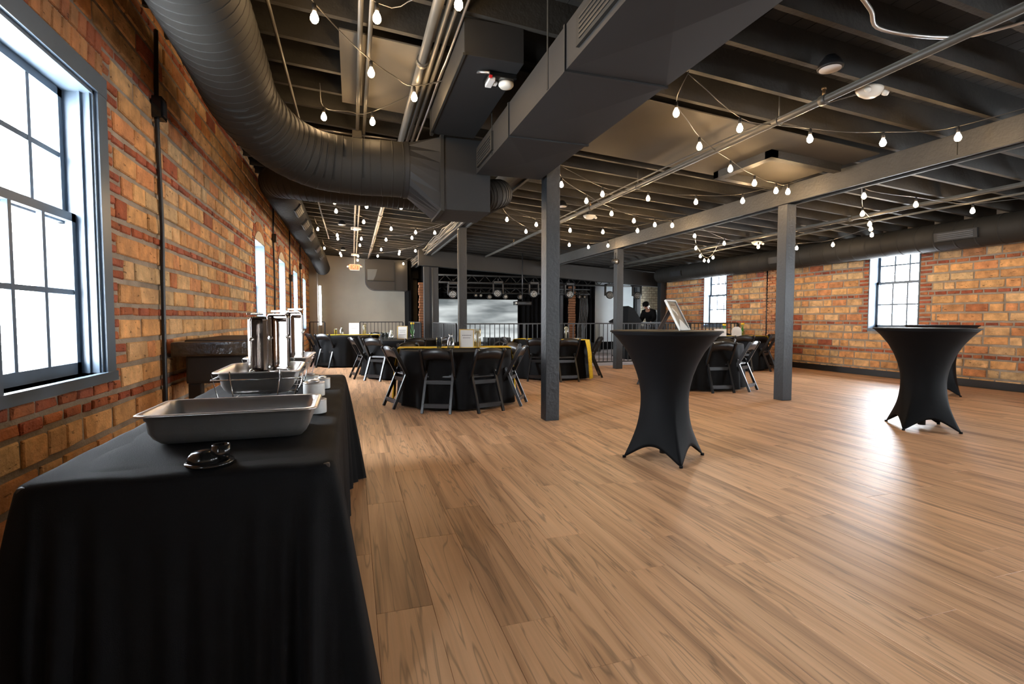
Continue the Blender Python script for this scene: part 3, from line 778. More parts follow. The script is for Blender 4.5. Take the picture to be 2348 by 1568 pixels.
pipe(spline([(3.0, 2.42, 3.24), (3.25, 2.5, 3.19), (3.5, 2.6, 3.16), (4.1, 2.5, 3.16), (4.5, 2.2, 3.22)], 6), .014, 'conduit', 'bent steel conduit by the pine block overhead', 'conduit', 'steel_pipe')
m = MB(); m.bbox(2.78, 3.02, 2.36, 2.44, 3.20, 3.27, .004); tag(m.build('pine_block', M['orange_wood']), 'bare orange pine block fixed to a joist', 'block')
# strap and junction box on the aisle conduits
t = thing('junction_box', 'grey junction box on the conduits above the big duct', 'box')
m = MB(); m.bbox(.03, .14, 6.35, 6.46, 3.34, 3.42, .006); m.build('box_body', M['pipe'], t)
m = MB(); m.tube([(-.35, 6.4, 3.40), (.03, 6.4, 3.38)], .011, 8); m.tube([(.14, 6.4, 3.38), (.55, 6.4, 3.37)], .011, 8); m.build('conduit_stub', M['steel_pipe'], t)

# cords with boxes on the buff wall
def wall_cord(y, ztop, zbot, zbox, label, wob=.015, bx=True):
    t = thing('wall_conduit', label, 'conduit')
    pts = spline([(XL+.025, y+.01, ztop), (XL+.02, y-wob, ztop*.8), (XL+.025, y+wob*.4, ztop*.55), (XL+.02, y-wob*.2, ztop*.4), (XL+.025, y-.05, zbot)], 8)
    MB().tube(pts, .017, 8).build('cord', M['black_steel'], t)
    if bx:
        m = MB(); m.bbox(XL+.002, XL+.075, y-.075, y+.045, zbox-.085, zbox+.085, .008); b = m.build('outlet_box', M['black_plastic'], t)
        m = MB(); m.bbox(XL+.07, XL+.082, y-.055, y+.025, zbox-.06, zbox+.06, .004)
        m.build('face_plate', M['lamp_body'], b)
wall_cord(4.82, 3.5, .05, 2.87, 'black cord with a black outlet box beside the large window')
wall_cord(11.1, 3.4, .4, 2.78, 'black cord with a square box between the first two arched windows')
wall_cord(13.85, 3.4, 2.25, 2.2, 'short black cord ending in a box between the second and third arched windows')
wall_cord(16.5, 3.4, .4, 2.75, 'black cord between the last two arched windows')
t = pipe([(XR-.02, 10.35, .1), (XR-.02, 10.35, 2.5)], .016, 'conduit', 'black vertical conduit on the right brick wall', 'conduit', 'black_steel')

# detector box with flexible cable
t = thing('duct_detector', 'clear cased duct smoke detector with a white round sensor', 'detector')
m = MB(); m.bbox(1.05, 1.29, 3.92, 4.10, 3.10, 3.138, .006); m.build('backing', M['black_plastic'], t)
m = MB(); m.lathe([(.062, 0), (.062, .02), (.05, .035), (.02, .04)], 24, (1.225, 4.01, 0)); o = m.build('sensor', M['white_plastic'], t); o.location = (0, 0, 3.10); o.scale = (1, 1, -1)
m = MB(); m.bbox(1.065, 1.115, 3.94, 4.08, 3.075, 3.10, .003); m.bbox(1.12, 1.15, 4.0, 4.05, 3.08, 3.10, .003); m.build('circuit_cover', M['white_paper'], t)
m = MB(); m.bbox(1.06, 1.085, 3.915, 3.935, 3.085, 3.105, .003); m.build('connector', M['red_plastic'], t)
pts = spline([(1.05, 4.2, 3.33), (.99, 4.1, 3.2), (.99, 3.95, 3.13), (1.06, 3.90, 3.11)], 8)
MB().tube(pts, .012, 8).build('flexible_cable', M['steel_pipe'], t)

# round ceiling lamps and emergency heads
def disc_lamp(x, y, dz, label, r=.09):
    t = thing('ceiling_lamp', label, 'lamp', (x, y, zj(x)-dz))
    MB().lathe([(r, 0), (r*1.04, .015), (r*.8, .06), (r*.45, .10)], 28).build('housing', M['black_steel'], t)
    MB().lathe([(r*.86, -.004), (r*.86, .004)], 28).build('diffuser', M['diffuser'], t)
disc_lamp(3.62, 3.10, .10, 'round ceiling lamp above the sprinkler pipe near the wide duct')
disc_lamp(3.55, 8.25, .10, 'round ceiling lamp beside the nearest post in the middle bay')
disc_lamp(-.2, 12.7, .10, 'round ceiling lamp over the aisle')
disc_lamp(-.25, 17.4, .10, 'farthest round ceiling lamp over the aisle')
disc_lamp(6.55, 10.4, .10, 'round ceiling lamp just behind the post by the railing')
disc_lamp(8.45, 8.1, .12, 'round ceiling lamp next to the right hand duct')
def emergency(x, y, dz, label):
    t = thing('emergency_light', label, 'emergency light', (x, y, zj(x)-dz))
    m = MB()
    for prof in ([(.005,-.058),(.05,-.052),(.085,-.03),(.105,0),(.108,.018),(.09,.022)],):
        m.lathe(prof, 26)
    b = m.build('housing', M['white_plastic'], t); b.scale = (1.15, .82, 1)
    for s in (-1, 1):
        m = MB(); m.lathe([(.022, 0), (.024, .02), (.018, .04)], 14); h = m.build('lamp_head', M['white_plastic'], t)
        h.location = (s*.092, -.05, -.02); h.rotation_euler = (math.radians(120), 0, s*.5)
    MB().cbox(0, 0, .05, .08, .08, .07).build('mount', M['black_steel'], t)
emergency(4.2, 3.22, .10, 'white twin headed emergency light hanging over the centre cocktail table')
emergency(4.28, 8.65, .10, 'white emergency light on the ceiling behind the nearest post')
emergency(.12, 12.95, .10, 'white emergency light over the aisle')
emergency(.12, 18.2, .10, 'farthest white emergency light over the aisle')
emergency(8.3, 8.75, .12, 'white emergency light in front of the right wall duct')

# exit sign
t = thing('exit_sign', 'red lit exit sign hanging before the beige wall', 'sign', (.11, 19.0, 3.02))
m = MB(); m.bbox(-.17, .17, -.03, .03, -.11, .11, .008); m.build('sign_body', M['exit_white'], t)
MB().bbox(-.155, .155, -.033, -.028, -.095, .095, .002).build('sign_face', mat('exit_face', (.5,.10,.05), .5, emit=(1,.22,.12), estr=.12), t)
fc = bpy.data.curves.new('exit_letters', 'FONT'); fc.body = 'EXIT'; fc.size = .20; fc.align_x = 'CENTER'; fc.align_y = 'CENTER'; fc.extrude = .002
fo = bpy.data.objects.new('exit_letters', fc); COL.objects.link(fo); fo.parent = t; fo.location = (0, -.034, 0); fo.rotation_euler = (PI/2, 0, 0); fc.materials.append(M['exit_red'])
bpy.context.view_layer.update()
fm = bpy.data.meshes.new_from_object(fo.evaluated_get(bpy.context.evaluated_depsgraph_get())); bpy.data.objects.remove(fo, do_unlink=True)
fo = bpy.data.objects.new('exit_letters', fm); COL.objects.link(fo); fo.parent = t; fo.location = (0, -.0355, 0); fo.rotation_euler = (PI/2, 0, 0)
m = MB()
for s in (-1, 1): m.lathe([(.045, 0), (.05, .03), (.03, .06)], 14, (s*.22, 0, .0))
m.build('lamp_head', M['white_plastic'], t)
MB().tube([(0, 0, .11), (0, 0, .45)], .01, 8).build('mount', M['exit_white'], t)

# ================================================================== STRING LIGHTS
bulb_mb = MB(); bulb_mb.lathe([(.010, 0), (.013, -.011), (.0235, -.031), (.0285, -.049), (.026, -.067), (.015, -.081), (.002, -.085)], 14)
bulb_me = None
sock_mb = MB(); sock_mb.lathe([(.004, .055), (.014, .045), (.016, .0), (.013, -.004)], 10)
first = {}
def strand(pts, hooks, label):
    """pts: bulb positions (x, y); hooks: (x, y) where the cable is tied before and after"""
    t = thing('string_light', label, 'string light', group='strings of bare bulbs under the joists')
    def top(p): return Vector((p[0], p[1], zj(p[0])-.145))
    line = []
    if hooks[0]: line.append(Vector((hooks[0][0], hooks[0][1], zj(hooks[0][0])-.03)))
    for a, b in zip(pts, pts[1:]+[None]):
        line.append(top(a))
        if b: line.append((top(a)+top(b))/2 - Vector((0, 0, .018)))
    if hooks[1]: line.append(Vector((hooks[1][0], hooks[1][1], zj(hooks[1][0])-.03)))
    MB().tube(spline(line, 4), .0045, 6).build('cable', M['cable'], t)
    for p in pts:
        q = top(p)
        if 'bulb' not in first:
            b = bulb_mb.build('bulb', M['bulb'], t); s = sock_mb.build('socket', M['lamp_cap'], t); first['bulb'] = b; first['socket'] = s
        else:
            b = first['bulb'].copy(); s = first['socket'].copy()
            for o in (b, s): COL.objects.link(o); o.parent = t
        s.location = (q.x, q.y, q.z-.055); b.location = (q.x, q.y, q.z-.055)
strand([(-.22, 3.82), (.18, 4.45), (.57, 4.75)], ((-.6, 3.3), (1.0, 4.6)), 'string of bulbs starting beside the big round duct, nearest the viewer')
strand([(-.25, 5.63), (.23, 5.52)], ((-.27, 5.35), (.95, 4.55)), 'string of bulbs just above the bend of the big round duct')
strand([(.19, 3.64), (.68, 3.27)], ((-.6, 3.2), (1.1, 2.7)), 'string of bulbs at the top edge over the pipe bundle')
strand([(2.84, 3.99), (3.54, 4.56), (4.3, 4.97), (4.93, 5.26), (5.4, 5.38), (5.56, 5.34)], ((2.75, 3.7), (5.8, 5.2)), 'string of bulbs slanting from the wide duct to the post by the cocktail tables')
strand([(3.57, 4.01), (4.33, 3.91), (4.99, 3.67), (5.43, 3.29)], ((2.75, 3.72), (5.83, 2.6)), 'string of bulbs nearest the viewer on the right, under the sprinkler pipe')
strand([(2.82, 6.58), (3.5, 7.18), (4.22, 7.69), (4.81, 7.95), (5.28, 8.01), (5.56, 7.88)], ((2.7, 6.4), (5.82, 7.75)), 'string of bulbs slanting away from the nearest post to the middle beam')
strand([(3.53, 6.71), (4.21, 6.57), (4.9, 6.37), (5.4, 5.98)], ((2.7, 6.42), (5.83, 5.6)), 'string of bulbs coming back to the middle beam behind the light panel')
strand([(2.82, 9.18), (3.51, 10.06), (4.25, 10.6), (4.9, 10.95), (5.39, 10.93), (5.65, 10.45)], ((2.6, 8.9), (5.83, 10.2)), 'string of bulbs in the middle bay ending above the railing')
strand([(3.45, 9.28), (4.22, 9.39), (4.83, 9.15), (5.31, 8.64)], ((2.6, 8.95), (5.83, 8.0)), 'string of bulbs crossing the middle bay behind the nearest post')
strand([(6.46, 8.42), (7.32, 9.49), (8.1, 10.33), (8.6, 10.81), (8.72, 10.8), (8.44, 10.29)], ((6.1, 8.0), (7.9, 9.4)), 'drooping loop of bulbs in front of the far right window')
strand([(7.4, 8.69), (8.18, 8.58), (8.84, 8.23), (9.04, 7.57)], ((6.2, 8.3), (9.1, 6.9)), 'string of bulbs passing behind the post by the cocktail tables')
strand([(6.5, 5.01), (7.4, 4.96), (8.28, 4.8)], ((6.1, 4.9), (9.0, 4.4)), 'string of bulbs over the pair of cocktail tables')
strand([(7.31, 5.65), (7.98, 6.04), (8.3, 6.26), (8.74, 6.57)], ((6.5, 5.05), (9.1, 6.9)), 'clustered string of bulbs above the bright right window')
strand([(-.27, 9.63), (.28, 9.64), (.87, 9.34)], ((-.6, 9.5), (1.6, 8.6)), 'nearest string of bulbs past the duct bend over the aisle')
strand([(-.27, 10.43), (.26, 11.21), (.86, 11.64), (1.41, 11.71), (1.81, 11.47)], ((-.5, 10.1), (2.05, 11.2)), 'second string of bulbs over the aisle')
strand([(-.75, 12.85), (-.33, 13.44), (.25, 13.57), (.85, 13.26), (1.42, 12.53)], ((-.8, 12.4), (2.0, 11.3)), 'third string of bulbs over the aisle')
strand([(-.33, 14.01), (.23, 14.78), (.83, 15.2), (1.36, 15.24), (1.76, 14.71)], ((-.7, 13.4), (2.05, 14.3)), 'fourth string of bulbs over the aisle')
strand([(-.77, 16.24), (-.34, 17.13), (.21, 17.34), (.81, 16.81), (1.39, 15.74)], ((-.8, 15.8), (2.0, 14.4)), 'fifth string of bulbs over the aisle')
strand([(-.32, 17.69), (.21, 18.62), (.81, 19.2), (1.33, 19.01), (1.76, 18.28)], ((-.7, 17.0), (2.0, 17.8)), 'string of bulbs closest to the beige back wall')

# ================================================================== STAGE AND RAILINGS
def railing(a, b, label, gap=.118, zt=1.07, z0=.09, posts=1.5):
    a = Vector((*a, 0)); b = Vector((*b, 0)); L = (b-a).length; d = (b-a).normalized(); ang = math.atan2(d.y, d.x)
    t = thing('railing', label, 'railing', a, ang)
    MB().bbox(0, L, -.02, .02, zt-.03, zt, .004).build('top_rail', M['rail'], t)
    MB().bbox(0, L, -.015, .015, z0-.015, z0+.015, .004).build('bottom_rail', M['rail'], t)
    n = max(1, round(L/posts)); p0 = None; pk = None
    for i in range(n+1):
        if p0 is None: p0 = MB().bbox(-.024, .024, -.024, .024, 0, zt-.03, .004).build('post', M['rail'], t); o = p0
        else: o = p0.copy(); COL.objects.link(o); o.parent = t
        o.location = (L*i/n, 0, 0)
    k = int(L/gap)
    for i in range(1, k):
        if pk is None: pk = MB().box(-.008, .008, -.008, .008, z0+.015, zt-.03).build('picket', M['rail'], t); o = pk
        else: o = pk.copy(); COL.objects.link(o); o.parent = t
        o.location = (L*i/k, 0, 0)
railing((2.35, 11.32), (10.15, 11.32), 'long black railing in front of the stage area')
railing((2.30, 11.5), (2.30, 14.9), 'black railing turning back beside the posts towards the stage')
railing((2.0, 15.5), (2.0, 18.8), 'farther black railing beyond the paired posts')
railing((.25, 18.55), (1.75, 18.55), 'short black railing before the beige wall')
railing((-1.46, 19.4), (-.95, 19.4), 'tiny black railing in the corner by the last arched window')
railing((8.2, 13.9), (10.1, 13.9), 'closely spaced black railing in front of the bent figure', gap=.06)

# screen
t = thing('stage_screen', 'lit screen showing soft grey clouds at the back of the stage', 'screen', (0, 0, 0))
m = MB(); m.box(2.80, 5.66, 17.08, 17.14, 0, 1.86); m.build('screen_frame', M['black_steel'], t)
m = MB(); m.box(2.82, 5.64, 17.07, 17.08, .37, 1.84); m.build('screen_face', M['screen'], t)
# curtains
def curtain(x0, x1, y, z0, z1, label, amp=.05, wave=.16):
    m = MB(); n = int((x1-x0)/.02); vs = []
    for i in range(n+1):
        x = x0+(x1-x0)*i/n; yy = y+amp*math.sin(2*PI*(x-x0)/wave)+amp*.4*math.sin(2*PI*(x-x0)/(wave*2.7)+1)
        vs += [(x, yy, z0), (x, yy, z1), (x, yy+.012, z0), (x, yy+.012, z1)]
    fs = []
    for i in range(n):
        a = 4*i; b = a+4; fs += [(a, b, b+1, a+1), (a+2, a+3, b+3, b+2), (a+1, b+1, b+3, a+3), (a, a+2, b+2, b)]
    m.add(vs, fs, None, True); tag(m.build('stage_curtain', M['stage_cloth']), label, 'curtain')
curtain(5.72, 7.1, 16.95, .05, 2.4, 'black pleated curtain just right of the lit screen')
curtain(7.4, 8.65, 17.0, .05, 2.6, 'black pleated curtain left of the white board')
curtain(2.68, 8.6, 16.9, 1.92, 2.6, 'black curtain valance hanging over the lit screen', amp=.02)
# low stage platform
m = MB(); m.bbox(2.7, 8.4, 16.0, 16.85, 0, .3, .01); tag(m.build('stage_platform', M['black_steel']), 'low black platform under the lit screen', 'platform')
# brick pier and cable column seen between posts
t = thing('brick_pier', 'rough brown brick pier between the curtains on stage', 'pier', (7.58, 16.7, 0))
rng.seed(9)
for k in range(26):
    z = .09*k; m = MB(); q = rng.uniform(-.012, .012)
    m.bbox(-.11+q, .11+q, -.1, .06, z+.006, z+.084, .01); o = m.build('brick', mat('pier_brick', (.23,.10,.045), .9) if k == 0 else bpy.data.materials['pier_brick'], t)
t = thing('brick_pier', 'dark brick pier in the gap between the far posts', 'pier', (2.32, 17.6, 0))
for k in range(27):
    z = .09*k; q = rng.uniform(-.02, .02); MB().bbox(-.10+q, .12+q, -.1, .1, z+.006, z+.084, .01).build('brick', bpy.data.materials['pier_brick'], t)

# truss with moving heads
def truss(x0, x1, y, z0, z1, label, dep=.22):
    t = thing('lighting_truss', label, 'truss')
    for yy in (y, y+dep):
        for zz in (z0, z1): MB().tube([(x0, yy, zz), (x1, yy, zz)], .022, 8).build('chord', M['truss'], t)
    k = int((x1-x0)/.42); bar = None
    for i in range(k):
        a = x0+(x1-x0)*i/k; b = x0+(x1-x0)*(i+.5)/k; c_ = x0+(x1-x0)*(i+1)/k
        MB().tube([(a, y, z0), (b, y, z1)], .011, 6).build('brace', M['truss'], t); MB().tube([(b, y, z1), (c_, y, z0)], .011, 6).build('brace', M['truss'], t)
    return t
truss(2.6, 9.9, 15.75, 2.33, 2.56, 'black lattice truss just under the stage header')
truss(2.6, 8.2, 16.5, 2.05, 2.22, 'second black lattice truss deeper on the stage')
def make_head(label):
    t = thing('moving_head', label, 'stage light', group='moving head stage lights on the truss')
    MB().bbox(-.15, .15, -.11, .11, .30, .38, .015).build('lamp_base', M['lamp_body'], t)
    for s in (-1, 1): MB().bbox(s*.155-.022, s*.155+.022, -.05, .05, -.03, .31, .012).build('yoke_arm', M['lamp_body'], t)
    m = MB(); m.lathe([(.02, -.14), (.09, -.13), (.125, -.06), (.135, .05), (.13, .13), (.112, .14)], 22); h = m.build('lamp_head', M['lamp_body'], t)
    m = MB(); m.lathe([(.105, 0), (.105, .004)], 22); l = m.build('lens_plate', M['lamp_body'], h); l.location = (0, 0, .14)
    first_ = None
    for r, n in ((0, 1), (.042, 6), (.084, 12)):
        for k in range(n):
            if first_ is None: first_ = MB().lathe([(.019, 0), (.017, .007), (.004, .010)], 8).build('lens', M['lens'], h); o = first_
            else: o = first_.copy(); COL.objects.link(o); o.parent = h
            o.location = (r*math.cos(2*PI*k/n), r*math.sin(2*PI*k/n), .145)
    # hook clamp
    MB().tube([(0, 0, .38), (0, 0, .47)], .02, 8).build('clamp', M['lamp_body'], t)
    h.rotation_euler = (math.radians(97), 0, math.radians(-14))
    return t
spots = [(3.03, 'moving head light left of the post in front of the lit screen'), (4.50, 'moving head light above the middle of the lit screen'), (5.72, 'moving head light at the right corner of the lit screen'),
         (6.99, 'moving head light right of the nearest post'), (8.52, 'moving head light against the white board'), (9.60, 'rightmost moving head light beside the white painted bricks')]
h0 = make_head(spots[0][1]); h0.location = (spots[0][0], 15.62, 1.95)
for x, lb in spots[1:]:
    c_ = copy_tree(h0); c_['label'] = lb; c_.location = (x, 15.62, 1.95 + (.05 if x > 4 else 0)); c_.rotation_euler = (0, 0, rng.uniform(-.2, .1))
def par(x, y, z, label, r=.085):
    t = thing('stage_spot', label, 'stage light', (x, y, z), group='small spots on the rear truss')
    b = MB().lathe([(.02, -.12), (r*.8, -.11), (r, .0), (r, .08)], 18, closed=False).build('lamp_can', M['lamp_body'], t)
    l = MB().lathe([(r*.92, .055), (r*.92, .06)], 18).build('lens', M['lens'], t)
    for o in (b, l): o.rotation_euler = (math.radians(100), 0, 0)
    MB().tube([(0, 0, r), (0, 0, .2)], .012, 6).build('bracket', M['lamp_body'], t)
for x, z, lb in ((4.43, 1.92, 'small round spot low on the left of the middle moving head'), (5.0, 1.93, 'bright small spot tucked behind the middle moving head'), (5.53, 1.93, 'dim small spot right of the middle moving head')):
    par(x, 16.47, z, lb)
for x, lb in ((3.95, 'left of a pair of tiny spots on the rear truss'), (4.12, 'right of a pair of tiny spots on the rear truss'), (7.75, 'left of two bright spots near the cable column'), (7.95, 'right of two bright spots near the cable column')):
    par(x, 16.44, 1.96, lb, .055)
t = thing('projector', 'black projector hanging at the right corner of the lit screen', 'projector', (4.93, 14.456, 1.58))
MB().bbox(-.25, .25, -.16, .16, 0, .12, .025).build('projector_body', M['black_plastic'], t)
MB().tube([(-.25, -.17, .06), (-.25, -.15, .06)], .03, 12).build('lens', M['lens'], t)
MB().tube([(0, 0, .12), (0, 0, 1.578)], .016, 8).build('drop_pole', M['black_steel'], t)
# stage rig: cable column, music stand, mixer desk
t = thing('cable_loom', 'bundle of black cables hanging by the brick pier on stage', 'cable')
for k in range(6):
    MB().tube(spline([(7.85+.05*k, 16.55, 2.2), (7.82+.06*k, 16.5, 1.4), (7.74+.05*k, 16.5, .7), (7.66+.03*k, 16.5, .1)], 6), .012, 6).build('cable', M['cable'], t)
t = thing('music_stand', 'black keyboard stand with a tilted tray before the white board', 'stand', (7.62, 13.3, 0))
MB().tube([(0, 0, 0), (0, 0, 1.1)], .018, 8).build('pole', M['black_steel'], t)
for k in range(3): MB().tube([(0, 0, .3), (.3*math.cos(2.1*k), .3*math.sin(2.1*k), .01)], .012, 6).build('leg', M['black_steel'], t)
o = MB().bbox(-.30, .30, -.17, .17, -.02, .02, .006).build('tray', M['black_steel'], t); o.location = (.0, 0, 1.16); o.rotation_euler = (.35, -.45, 0)
t = thing('speaker_cover', 'black peaked speaker cover beside the railing post', 'speaker', (7.72, 12.9, 0))
m = MB(); m.prism([(-.2, 0), (.22, 0), (.25, 1.12), (.14, 1.28), (-.02, 1.48), (-.18, 1.54), (-.2, 1.1)], -.2, .2, 'y'); m.build('cover', M['black_cloth'], t)
t = thing('mixing_desk', 'black mixing desk in front of the bent figure', 'desk', (9.32, 14.95, 0), math.radians(60))
MB().bbox(-.55, .55, -.3, .3, .80, .92, .02).build('console', M['black_steel'], t)
for sx in (-1, 1):
    for sy in (-1, 1): MB().bbox(sx*.48-.03, sx*.48+.03, sy*.24-.03, sy*.24+.03, 0, .80, .005).build('leg', M['black_steel'], t)
t = thing('speaker_stack', 'black speaker cabinet on the concrete behind the railing', 'speaker', (4.1, 14.4, 0))
MB().bbox(-.35, .35, -.3, .3, 0, .62, .015).build('cabinet', M['black_plastic'], t)
MB().lathe([(.22, 0), (.2, .01), (.06, -.03)], 24).build('cone', M['lamp_body'], t)
o = [k for k in t.children if k.name.startswith('cone')][0] if t.children else None
for k in bpy.data.objects:
    if k.parent == t and k.name.startswith('cone'): k.location = (0, -.305, .32); k.rotation_euler = (PI/2, 0, 0)
t = thing('bottle_crate', 'small green crate on the floor behind the railing', 'crate', (5.2, 12.9, 0))
m = MB(); m.bbox(-.17, .17, -.14, .14, 0, .03, .005); m.build('crate_base', M['green_plastic'], t)
for a, b in (((-.17,-.14),(.17,-.12)), ((-.17,.12),(.17,.14)), ((-.17,-.12),(-.15,.12)), ((.15,-.12),(.17,.12))): MB().box(a[0], b[0], a[1], b[1], .03, .24).build('crate_side', M['green_plastic'], t)
# fixture and cable at the top of the railing post
par(5.83, 10.42, 2.50, 'small spot clipped to the top of the post by the railing', .06)

# ---- the bent figure at the desk
def skin_body(name, verts, edges, radii, root, mt, parent=None, lv=2):
    me = bpy.data.meshes.new(name); me.from_pydata(verts, edges, []); o = bpy.data.objects.new(name, me); COL.objects.link(o)
    if parent: o.parent = parent
    sk = o.modifiers.new('skin', 'SKIN'); sk.use_smooth_shade = True
    for i, r in enumerate(radii):
        d = me.skin_vertices[0].data[i]; d.radius = r if isinstance(r, tuple) else (r, r); d.use_root = (i == root)
    ss = o.modifiers.new('subdiv', 'SUBSURF'); ss.levels = lv; ss.render_levels = lv
    me.materials.append(mt); return o
pr = thing('person', 'person in black hoodie and dark cap with headphones bending over the mixing desk', 'person', (10.08, 15.42, 0), math.radians(-62))
# local: faces -y (towards the hall) and -x; origin between the feet
V_ = [(0,.05,.98),(0,.0,1.15),(0,-.10,1.32),(0,-.20,1.44),(0,-.28,1.50),(0,-.33,1.545),   # pelvis, waist, chest, upper chest, neck, head base
      (0,-.385,1.60),(0,-.41,1.68),                                                       # head
      (.19,-.17,1.40),(.25,-.22,1.18),(.20,-.44,1.03),(.19,-.50,.99),                     # arm
      (-.19,-.17,1.40),(-.25,-.22,1.18),(-.20,-.44,1.03),(-.19,-.50,.99),
      (.10,.05,.92),(.11,.02,.50),(.11,.05,.08),(.12,-.10,.035),
      (-.10,.05,.92),(-.11,.02,.50),(-.11,.05,.08),(-.12,-.10,.035)]
E_ = [(0,1),(1,2),(2,3),(3,4),(4,5),(5,6),(6,7),(3,8),(8,9),(9,10),(10,11),(3,12),(12,13),(13,14),(14,15),(0,16),(16,17),(17,18),(18,19),(0,20),(20,21),(21,22),(22,23)]
Rr = [(.15,.11),(.14,.10),(.16,.11),(.13,.10),.055,.06,(.085,.10),(.07,.075),.062,.05,.034,.03,.062,.05,.034,.03,.085,.06,.042,.04,.085,.06,.042,.04]
# fingers
for s in (1, -1):
    w0 = 11 if s == 1 else 15
    for k in range(4):
        b = len(V_); x = s*.19 + (k-1.5)*.019
        V_ += [(x, -.56, .975), (x, -.60, .955)]; E_ += [(w0, b), (b, b+1)]; Rr += [.009, .007]
    b = len(V_); V_ += [(s*.19-s*.045, -.53, .975), (s*.19-s*.055, -.56, .96)]; E_ += [(w0, b), (b, b+1)]; Rr += [.010, .008]
skin_body('body', V_, E_, Rr, 0, M['skin'], pr)
hv = [(0,.05,.96),(0,.0,1.15),(0,-.10,1.32),(0,-.20,1.44),(0,-.27,1.49),(.19,-.17,1.40),(.25,-.22,1.18),(.205,-.42,1.045),(-.19,-.17,1.40),(-.25,-.22,1.18),(-.205,-.42,1.045)]
skin_body('hoodie', hv, [(0,1),(1,2),(2,3),(3,4),(3,5),(5,6),(6,7),(3,8),(8,9),(9,10)], [(.22,.17),(.22,.17),(.24,.19),(.20,.17),.10,.115,.095,.07,.115,.095,.07], 0, M['black_cloth'], pr)
skin_body('trousers', [(0,.05,.98),(.10,.05,.90),(.11,.02,.50),(.11,.05,.10),(-.10,.05,.90),(-.11,.02,.50),(-.11,.05,.10)], [(0,1),(1,2),(2,3),(0,4),(4,5),(5,6)], [(.165,.125),.105,.078,.065,.105,.078,.065], 0, M['stage_cloth'], pr)
m = MB(); m.lathe([(.112, -.03), (.118, .0), (.112, .05), (.085, .09), (.04, .11), (.005, .115)], 20); o = m.build('cap', M['stage_cloth'], pr); o.location = (0, -.40, 1.66); o.rotation_euler = (.55, 0, 0)
for s in (-1, 1):
    o = MB().lathe([(.038, 0), (.042, .012), (.03, .028)], 14).build('headphone_cup', M['white_plastic'], pr); o.location = (s*.095, -.385, 1.595); o.rotation_euler = (0, s*PI/2, 0)
m = MB(); m.tube([(.115*math.cos(a), -.40, 1.60+.17*math.sin(a)) for a in [PI*k/12 for k in range(13)]], .010, 6); m.build('headphone_band', M['white_plastic'], pr)
m = MB()
o = MB().lathe([(.004, -.02), (.014, 0), (.012, .02), (.004, .03)], 8).build('nose', M['skin'], pr); o.location = (0, -.50, 1.585); o.rotation_euler = (1.0, 0, 0)
for s in (-1, 1):
    o = MB().lathe([(.004, -.008), (.011, 0), (.004, .008)], 8).build('eye', M['ink'], pr); o.location = (s*.033, -.478, 1.615); o.rotation_euler = (PI/2, 0, 0)
o = MB().bbox(-.022, .022, -.006, .006, -.004, .004, .002).build('mouth', M['red_plastic'], pr); o.location = (0, -.475, 1.545)

# ================================================================== FURNITURE
# ---- folding chair (faces +y, origin on the floor under the seat)
def make_chair():
    t = thing('folding_chair', 'black resin folding chair', 'chair', group='black folding chairs at the round tables')
    C_ = M['chair']
    for s in (-1, 1):     # long rails: top of the back down to the front feet
        m = MB(); P = [(s*.195, -.30, .80), (s*.195, -.285, .775), (s*.195, -.12, .46), (s*.20, .10, .18), (s*.20, .225, 0)]
        for a, b in zip(P[1:-1], P[2:]): m.bar(a, b, .026, .044, (0, 1, .4))
        m.tube([(s*.195-.013, -.295, .785), (s*.195+.013, -.295, .785)], .024, 12); m.build('front_leg', C_, t)
        m = MB(); P = [(s*.170, -.065, .52), (s*.172, -.10, .47), (s*.178, -.30, 0)]
        m.bar(P[1], P[2], .030, .036, (0, 1, .3)); m.tube([(s*.170-.015, -.085, .50), (s*.170+.015, -.085, .50)], .022, 12); m.bar((s*.171, -.085, .50), P[1], .030, .036, (0, 1, .3))
        m.build('rear_leg', C_, t)
    # curved top slat
    m = MB(); n = 12; vs = []
    for i in range(n+1):
        u = -1+2*i/n; x = u*.185; arcz = .042*(1-u*u); yb = .02*(1-u*u)
        for dz, dy in ((.775+arcz, -.293-yb), (.655+arcz*.55, -.230-yb)):
            vs += [(x, dy-.009, dz), (x, dy+.009, dz)]
    fs = []
    for i in range(n):
        a = 4*i; b = a+4; fs += [(a, b, b+2, a+2), (a+1, a+3, b+3, b+1), (a, a+1, b+1, b), (a+2, b+2, b+3, a+3)]
    fs += [(0, 2, 3, 1), (4*n, 4*n+1, 4*n+3, 4*n+2)]
    m.add(vs, fs, None, True); m.build('backrest', C_, t)
    m = MB(); m.bbox(-.185, .185, -.12, .27, .425, .450, .010); st = m.build('seat', C_, t)
    m = MB(); m.bbox(-.165, .165, -.10, .25, .450, .462, .008); m.build('seat_pad', C_, st)
    m = MB(); m.bar((-.165, -.142, .375), (.165, -.142, .375), .022, .05); m.build('stretcher', C_, t)
    m = MB(); m.bar((-.17, -.262, .095), (.17, -.262, .095), .022, .055); m.build('stretcher', C_, t)
    m = MB(); m.bar((-.195, .175, .07), (.195, .175, .07), .02, .04); m.build('stretcher', C_, t)
    return t
chair0 = make_chair(); used = [False]
def chair(cx, cy, ang, r, label, twist=0):
    a = math.radians(ang)
    if not used[0]: o = chair0; used[0] = True
    else: o = copy_tree(chair0)
    o['label'] = label
    # r is the distance of the rear feet from the table centre
    d = r-.30
    o.location = (cx+d*math.cos(a), cy+d*math.sin(a), 0); o.rotation_euler = (0, 0, a+PI/2+math.radians(twist))

